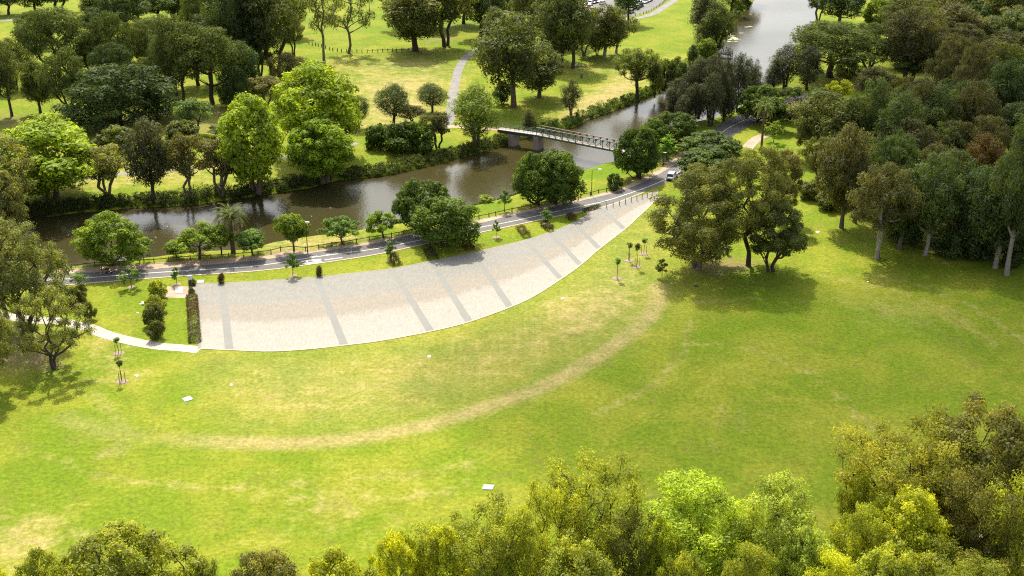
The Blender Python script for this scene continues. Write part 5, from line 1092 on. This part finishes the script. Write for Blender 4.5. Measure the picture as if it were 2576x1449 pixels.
cars = [(1880, 172, 'white car in the open row beside the curved line of posts, nearest the camera', (.75, .76, .76)), (1893, 98, 'silver car second from the front in the row beside the curved posts', (.42, .44, .45)), (1960, 112, 'pale green tinted car in the second rank beside the curved posts', (.62, .68, .62)), (2008, 92, 'dark blue car at the end of the second rank beside the curved posts', (.03, .05, .11)),
        (1845, 50, 'white car half behind the dark green tree of the car park', (.7, .7, .7)), (1925, 35, 'silver car in the rear rank beside the curved posts', (.4, .42, .44)), (2010, 20, 'white car in the rear rank beside the curved posts', (.75, .75, .75)), (2078, 38, 'white van-like car near the curved posts at the top edge', (.78, .78, .76)), (2132, 15, 'blue car at the top edge closest to the curved posts', (.05, .08, .2)),
        (1208, 205, 'maroon car in the front row under the gum trio', (.16, .015, .04)), (1303, 210, 'black car in the front row left of the rounded olive gums', (.015, .015, .018)), (1385, 205, 'silver car just hidden by the rounded olive gums', (.45, .45, .46)), (1278, 140, 'pink red car in the second row of the middle group', (.42, .07, .12)), (1360, 152, 'blue car in the second row of the middle group', (.03, .07, .30)),
        (1335, 108, 'orange yellow car in the third row of the middle group', (.65, .36, .04)), (1242, 108, 'white car left of the orange yellow car', (.75, .76, .76)), (1262, 58, 'grey car behind the white car in the middle group', (.18, .19, .2)), (1338, 55, 'white car behind the orange yellow car', (.72, .73, .73)), (1392, 42, 'dark grey car in the fourth row of the middle group', (.10, .11, .12)), (1186, 48, 'white car seen through the gum trio', (.75, .75, .75)),
        (1118, 35, 'white car left of the gum trio near the top edge', (.7, .7, .7)), (1455, 30, 'white car behind the dark green car park tree at the top', (.7, .7, .7)), (1502, 58, 'pale car left of the dark green car park tree', (.68, .66, .6)), (1010, 188, 'white car below the crowns of the gums, front row', (.75, .75, .74)), (930, 172, 'pale car far left in the front row below the gum crowns', (.6, .6, .6)), (1102, 140, 'red car glimpsed between the gum trunks', (.45, .03, .05)),
        (150, 92, 'grey car in the left gap between the dark gums', (.3, .3, .3)), (192, 112, 'white car in the left gap between the dark gums', (.72, .72, .72)), (292, 96, 'white car right of the other cars in the left gap', (.75, .75, .75)), (1245, 12, 'dark car at the top edge in the middle group', (.05, .05, .055)), (1385, 5, 'white car at the top edge in the middle group', (.7, .7, .7))]
rc = random.Random(5)
for i, (x, y, l, c) in enumerate(cars):
    car(SEDAN if rc.random() < .55 else SUV, gnd(*z3(x, y)), math.radians(rc.choice([-112, -115, 68, -110])) + rc.uniform(-.05, .05), c, l, "cars in the car park", detail=False)

# ------------------------------------------------------------------ lamp posts, totems, slabs, small things
def lamp(bx, by, top, label, arm):
    loc = gnd(bx, by); H = height_at(loc.y, top); o = tag(empty("street_lamp", loc), label, "street lamp"); bm = bmesh.new(); add_cyl(bm, (0, 0, -.2), (0, 0, H), .095, .055, 10); add_cyl(bm, (0, 0, 0), (0, 0, .5), .14, .12, 10); link("pole", from_bm("pole", bm, M_LAMPPOLE), o)
    e = (arm, 0, H + .12); bm = bmesh.new(); add_beam(bm, (0, 0, H - .05), e, .07); link("arm", from_bm("arm", bm, M_LAMPPOLE), o)
    bm = bmesh.new(); add_ball(bm, (arm + .2, 0, H + .1), (.48, .24, .12), 12); link("lamp_head", from_bm("lamp_head", bm, M_WHITE), o)
lamp(774, 634, 560, "lamp post with a white head standing between road and river grass", .12)
lamp(1488, 490, 427, "lamp post with a side arm on the grass before the footbridge", 1.5)
lamp(1669, 414, 385, "short lamp post at the path corner near the white car", .1)
def totem(bx, by, top, label, w):
    loc = gnd(bx, by); H = height_at(loc.y, top); o = tag(empty("totem_sign", loc, .12), label, "sign pillar"); h1 = H * .70
    bm = bmesh.new(); add_box(bm, (0, 0, h1 / 2), (w, w * .55, h1), 0, .02); link("black_pillar", from_bm("black_pillar", bm, M_BLACK), o)
    bm = bmesh.new(); add_box(bm, (-.02, 0, h1 + (H - h1) / 2 + .01), (w * 1.35, w * .8, H - h1), 0, .02); link("white_head", from_bm("white_head", bm, M_WHITE), o)
totem(480.5, 728, 693, "tall black sign pillar with a white head at the corner of the paved crescent", .52)
totem(404, 748, 718, "black sign pillar with a white head half hidden in the shrub column", .42)
totem(1829, 640, 618, "black sign pillar with a white top on the grass behind the big gums", .55)
def slab(pix, label, h=.12, mat=M_WHITE):
    W = [gnd(u, v) for u, v in pix]; c = sum(W, Vector()) / len(W); bm = bmesh.new(); vs = [bm.verts.new((p.x - c.x, p.y - c.y, h)) for p in W]; f = bm.faces.new(vs)
    if f.normal.z < 0: f.normal_flip()
    r = bmesh.ops.extrude_face_region(bm, geom=[f]); bmesh.ops.translate(bm, verts=[e for e in r['geom'] if isinstance(e, bmesh.types.BMVert)], vec=(0, 0, -h - .1)); bmesh.ops.recalc_face_normals(bm, faces=bm.faces[:])
    bmesh.ops.bevel(bm, geom=bm.edges[:], offset=.012, segments=1, affect='EDGES')
    o = link("slab", from_bm("slab", bm, mat)); o.location = (c.x, c.y, 0.0); tag(o, label, "slab")
slab([(458, 1004), (478.4, 997.5), (485.4, 1005.3), (465.2, 1011.6)], "white rectangular slab in a ring of greener grass on the left lawn")
slab([(1217, 1221), (1244, 1221.7), (1238, 1232.7), (1212.7, 1232)], "white rectangular slab on the lawn above the bottom tree tops")
slab([(441, 724), (459.7, 723.4), (460, 737), (441, 738)], "white square slab on the tan gravel pad")
slab([(498, 706.4), (513.6, 706.2), (512.5, 712.3), (496.5, 712.5)], "white slab on the grass touching the square corner of the crescent", .16)
def ell(u, v, a, b, n=10): return [(u + a * math.cos(k * 6.283 / n), v + b * math.sin(k * 6.283 / n)) for k in range(n)]
for u, v, a, b, l in ((343.5, 945, 5, 2.6, "white round cover on the lawn right of the lower left staked sapling"), (582, 968, 4, 2.4, "small white cover on the dry lawn right of the slab in green grass"), (1080, 897, 5, 2.6, "small white cover on the dry lawn below the middle of the crescent"), (1415.7, 750.5, 4, 2.0, "small white cover below the narrow part of the crescent"),
                      (2057, 583.5, 5.5, 2.0, "flat white cover on the lawn right of the low dark gum"), (2183, 709, 3, 1.3, "tiny pale cover on the lawn in front of the round forward gum"), (347, 787, 3.4, 1.3, "pale blue green drain cover on the lawn left of the shrub column"), (353, 765, 2.6, 1.1, "small pale drain cover above the other on the left lawn")):
    slab(ell(u, v, a, b), l, .05)
slab(ell(1751, 720, 7, 2.6, 6), "black flat cover in the shade below the broad golden gum", .04, M_BLACK)
slab([(357, 763), (362, 763), (362, 768), (357, 768)], "small white marker box left of the shrub column", .35)
# green bin, picnic table, barbecue, shelter, pole, sign
o = tag(empty("litter_bin", gnd(1463, 196)), "dark green litter bin in the dappled shade right of the gum trio", "bin"); bm = bmesh.new(); add_cyl(bm, (0, 0, 0), (0, 0, 1.15), .36, .36, 12); link("bin_body", from_bm("bin_body", bm, M_GREENSTEEL), o); bm = bmesh.new(); add_cyl(bm, (0, 0, 1.16), (0, 0, 1.5), .40, .1, 12); link("bin_lid", from_bm("bin_lid", bm, M_GREENSTEEL), o)
o = tag(empty("picnic_table", gnd(1449, 168), .5), "pale picnic table at the foot of the right gum of the trio", "picnic table")
bm = bmesh.new(); add_box(bm, (0, 0, .76), (2.0, .8, .07), 0, .01); link("table_top", from_bm("table_top", bm, M_TIMBER), o)
for s in (-1, 1):
    bm = bmesh.new(); add_box(bm, (0, s * .8, .45), (2.0, .28, .06), 0, .01); link("bench_seat", from_bm("bench_seat", bm, M_TIMBER), o); bm = bmesh.new(); add_beam(bm, (s * .75, -.8, .4), (s * .75, .8, .4), .1); add_beam(bm, (s * .75, -.55, 0), (s * .75, -.25, .72), .1); add_beam(bm, (s * .75, .55, 0), (s * .75, .25, .72), .1); link("leg", from_bm("leg", bm, M_STEEL), o)
o = tag(empty("barbecue", gnd(2233, 102), .3), "dark park barbecue with a white top on a gravel circle near the shelter", "barbecue"); bm = bmesh.new(); add_box(bm, (0, 0, .45), (1.6, 1.0, .9), 0, .03); link("cabinet", from_bm("cabinet", bm, M_BLACK), o); bm = bmesh.new(); add_box(bm, (0, 0, .95), (1.8, 1.2, .08), 0, .02); link("bench_top", from_bm("bench_top", bm, M_WHITE), o)
slab(ell(2233, 100, 9, 2.0, 14), "round gravel patch under the park barbecue", .03, M_DIRT)
def shelter(u, v, L_, W_, label):
    o = tag(empty("picnic_shelter", gnd(u, v), .25), label, "shelter"); R = plain("white_roof_sheet", (.66, .70, .64), .5, .06)
    for s in (-1, 1):
        bm = bmesh.new(); vs = [bm.verts.new(p) for p in ((-L_ / 2, 0, 3.5), (L_ / 2, 0, 3.5), (L_ / 2, s * W_ / 2, 2.4), (-L_ / 2, s * W_ / 2, 2.4))]; bm.faces.new(vs); bmesh.ops.solidify(bm, geom=bm.faces[:], thickness=.08); link("roof_panel", from_bm("roof_panel", bm, R), o)
    for x in (-1, 1):
        for y in (-1, 1): bm = bmesh.new(); add_beam(bm, (x * L_ * .42, y * W_ * .4, 0), (x * L_ * .42, y * W_ * .4, 2.6), .16); link("post", from_bm("post", bm, M_POST), o)
shelter(2238, 80, 5.5, 4.5, "white gable roofed picnic shelter between the bright tree and the wood")
shelter(2290, 86, 5.0, 4.0, "second white roof glimpsed through the brown crown behind the shelter")
o = tag(empty("pole", gnd(2381, 56)), "tall pale leaning pole standing in the shaded wood", "pole"); H = height_at(gnd(2381, 56).y, 8); bm = bmesh.new(); add_cyl(bm, (0, 0, 0), (1.1, 0, H), .14, .10, 8); link("shaft", from_bm("shaft", bm, plain("pale_grey_green_pole", (.36, .40, .34), .6)), o)
bm = bmesh.new(); add_cyl(bm, (1.1, 0, H + .01), (1.1, 0, H + .2), .16, .05, 8); link("cap", from_bm("cap", bm, M_STEEL), o)
o = tag(empty("notice_board", gnd(2477, 293), .2), "small white notice board beside the sandy track in the wood", "sign"); bm = bmesh.new(); add_box(bm, (0, 0, 1.2), (1.1, .08, .7), 0, .01); link("board", from_bm("board", bm, M_WHITE), o)
for s in (-.4, .4): bm = bmesh.new(); add_beam(bm, (s, 0, 0), (s, 0, .84), .08); link("post", from_bm("post", bm, M_POST), o)

# floating algae and birds on the water
rng = np.random.default_rng(3); V = []; F = []
for (u, v, a, b) in ((1838, 90, 9, 1.5), (1843, 94, 8, 1.5), (1848, 97, 11, 1.2), (1833, 86, 7, 1.2), (1853, 100, 9, .8), (1836, 99, 6, 1.5), (1877, 68, 5, .8), (1887, 66.5, 6, .9), (1888, 35.5, 3, .5), (1834, 104, 5, 1.4), (1830, 94, 4, 1.5), (1866, 83, 7, .7), (1850, 104, 8, .5)):
    k = len(V); n = 18; ph = rng.uniform(0, 6.28, 4)
    V.append(gnd(u, v, WATER + .02)); 
    for q in range(n):
        t = q * 6.283 / n; r = 1 + .3 * math.sin(3 * t + ph[0]) + .2 * math.sin(7 * t + ph[1]); V.append(gnd(u + a * r * math.cos(t), v + b * r * math.sin(t), WATER + .02))
    F += [(k, k + 1 + q, k + 1 + (q + 1) % n, k + 1 + (q + 1) % n) for q in range(n)]
bm = bmesh.new()
bv = [bm.verts.new(tuple(p)) for p in V]
for f in F: bm.faces.new((bv[f[0]], bv[f[2]], bv[f[1]]))
bmesh.ops.recalc_face_normals(bm, faces=bm.faces[:])
tag(link("floating_algae", from_bm("floating_algae", bm, plain("pale_algae", (.30, .31, .14), .8, .35, 2.0))), "pale yellow green algae mats floating by the inside bend", None, None, "stuff")
bm = bmesh.new(); add_ball(bm, (0, 0, .12), (.34, .18, .14), 8); add_cyl(bm, (.24, 0, .15), (.34, 0, .42), .06, .045, 6); add_ball(bm, (.36, 0, .46), (.09, .06, .06), 6); add_cyl(bm, (.42, 0, .46), (.56, 0, .44), .03, .01, 4); BIRD = from_bm("duck", bm, M_WHITE)
for i, (x, y) in enumerate(((172, 592), (421, 571), (392, 598), (523, 560), (653, 541), (831, 524), (697, 536), (784, 545))):
    b = link("duck", BIRD); b.scale = (.5, .5, .5); b.location = gnd(x, y, WATER); b.rotation_euler = (0, 0, i * 1.3); tag(b, "tiny white bird sitting on the brown river", "bird", "white birds on the river")

# ------------------------------------------------------------------ two walkers and a pushchair in the shade of the left street tree
def skin_mesh(name, verts, edges, radii, mat, parent, root=0, sub=2):
    me = bpy.data.meshes.new(name); me.from_pydata(verts, edges, []); me.materials.append(mat); o = link(name, me, parent)
    sk = o.modifiers.new("skin", 'SKIN'); sk.use_smooth_shade = True
    for v, r in zip(me.skin_vertices[0].data, radii): v.radius = (r, r) if not isinstance(r, tuple) else r
    me.skin_vertices[0].data[root].use_root = True
    ss = o.modifiers.new("sub", 'SUBSURF'); ss.levels = ss.render_levels = sub; return o
M_SKIN = plain("skin", (.38, .22, .15), .6, .05); M_SHOE = plain("white_shoes", (.7, .7, .7), .6, .05); M_HAIR = plain("dark_hair", (.03, .02, .015), .7, .1)
def walker(loc, rz, shirt, pants, hair, label, push=False, hs=1.0):
    o = tag(empty("person", loc, rz, (hs, hs, hs)), label, "person")
    hip, chest, neck, head = (0, 0, .93), (.02, 0, 1.30), (.03, 0, 1.50), (.06, 0, 1.63)
    kL, aL, tL = (.20, .10, .50), (.30, .10, .08), (.44, .10, .03); kR, aR, tR = (.02, -.10, .50), (-.32, -.10, .14), (-.20, -.10, .04)
    if push: eL, hL, eR, hR = (.22, .22, 1.12), (.48, .18, 1.05), (.22, -.22, 1.12), (.48, -.18, 1.05)
    else: eL, hL, eR, hR = (-.16, .24, 1.12), (-.05, .24, .88), (.14, -.24, 1.10), (.30, -.22, .98)
    V = [hip, (0, .09, .86), kL, aL, tL, (0, -.09, .86), kR, aR, tR, chest, (.02, .18, 1.40), eL, hL, (.02, -.18, 1.40), eR, hR, neck, head, (.06, 0, 1.70)]
    E = [(0, 1), (1, 2), (2, 3), (3, 4), (0, 5), (5, 6), (6, 7), (7, 8), (0, 9), (9, 10), (10, 11), (11, 12), (9, 13), (13, 14), (14, 15), (9, 16), (16, 17), (17, 18)]
    Rd = [(.14, .11), .09, .062, .04, .035, .09, .062, .04, .035, (.16, .11), .055, .042, .03, .055, .042, .03, .055, .095, .08]
    skin_mesh("body", V, E, Rd, M_SKIN, o)
    skin_mesh("shirt", [(0, 0, .95), (.02, 0, 1.28), (.02, .18, 1.40), tuple(np.array(eL) * .5 + np.array((.02, .18, 1.40)) * .5), (.02, -.18, 1.40), tuple(np.array(eR) * .5 + np.array((.02, -.18, 1.40)) * .5), (.02, 0, 1.42)], [(0, 1), (1, 2), (2, 3), (1, 4), (4, 5), (1, 6)], [(.155, .13), (.18, .13), .07, .065, .07, .065, .09], shirt, o, 0)
    f = lambda a, b, t: tuple(np.array(a) * (1 - t) + np.array(b) * t)
    skin_mesh("shorts", [(0, 0, .96), (0, .09, .84), f((0, .09, .84), kL, .75), (0, -.09, .84), f((0, -.09, .84), kR, .75)], [(0, 1), (1, 2), (0, 3), (3, 4)], [(.15, .12), .11, .09, .11, .09], pants, o, 0)
    for s, a, t in ((1, aL, tL), (-1, aR, tR)):
        bm = bmesh.new(); add_ball(bm, tuple((np.array(a) + np.array(t)) / 2 + (0, 0, -.01)), (.15, .055, .05), 10); link("shoe", from_bm("shoe", bm, M_SHOE), o)
    bm = bmesh.new(); add_ball(bm, (.035, 0, 1.695), (.11, .10, .105), 12); link("hair", from_bm("hair", bm, hair), o)
    bm = bmesh.new(); add_cyl(bm, (.15, 0, 1.66), (.185, 0, 1.64), .02, .008, 6); add_box(bm, (.15, .035, 1.685), (.02, .025, .012)); add_box(bm, (.15, -.035, 1.685), (.02, .025, .012)); add_box(bm, (.152, 0, 1.605), (.012, .05, .01)); link("face", from_bm("face", bm, plain("face_features", (.25, .12, .08), .6)), o)
    return o
pA = gnd(230, 690); pB = gnd(300, 684); hd = math.atan2(pB.y - pA.y, pB.x - pA.x)
navy = plain("navy_cloth", (.02, .03, .10), .85, .1); lilac = plain("patterned_lilac_cloth", (.33, .30, .48), .85, .35, 14); khaki = plain("dark_shorts_cloth", (.03, .03, .035), .85, .1); tancl = plain("tan_shorts_cloth", (.22, .16, .10), .85, .1)
walker(gnd(257, 688, .02), hd, navy, khaki, M_HAIR, "walker in a dark navy top and white shoes striding under the largest left street tree")
walker(gnd(266, 687, .02), hd, lilac, tancl, M_HAIR, "walker in a pale patterned top pushing a dark pushchair in the tree shade", True, .96)
o = tag(empty("pushchair", gnd(274.5, 688.3, .02), hd), "dark maroon pushchair in front of the walker in the patterned top", "pushchair"); MAR = plain("maroon_cloth", (.07, .012, .02), .85, .1)
bm = bmesh.new(); add_box(bm, (0, 0, .48), (.5, .40, .1), 0, .03); add_beam(bm, (-.22, 0, .5), (-.34, 0, .95), .4, .08); link("seat", from_bm("seat", bm, MAR), o); bm = bmesh.new(); add_ball(bm, (-.15, 0, .92), (.27, .22, .18), 12); link("hood", from_bm("hood", bm, MAR), o)
bm = bmesh.new()
for y in (-.2, .2): add_beam(bm, (.35, y, .12), (-.62, y, 1.02), .03); add_beam(bm, (-.35, y, .12), (.1, y, .5), .03)
add_beam(bm, (-.62, -.2, 1.02), (-.62, .2, 1.02), .035); link("frame", from_bm("frame", bm, M_BLACK), o)
for x in (.35, -.35):
    for y in (-.23, .23): bm = bmesh.new(); add_cyl(bm, (x, y - .02, .12), (x, y + .02, .12), .12, n=14); link("wheel", from_bm("wheel", bm, M_TYRE), o)

# ------------------------------------------------------------------ report for the builder
print("tris", sum(len(m.polygons) * 2 for m in bpy.data.meshes), "objects", len(bpy.data.objects), "trees", len(TREES))
for t in TREES:
    if t[3] > 30 or t[4] > 24 or t[3] < 1.2: print("odd", t)
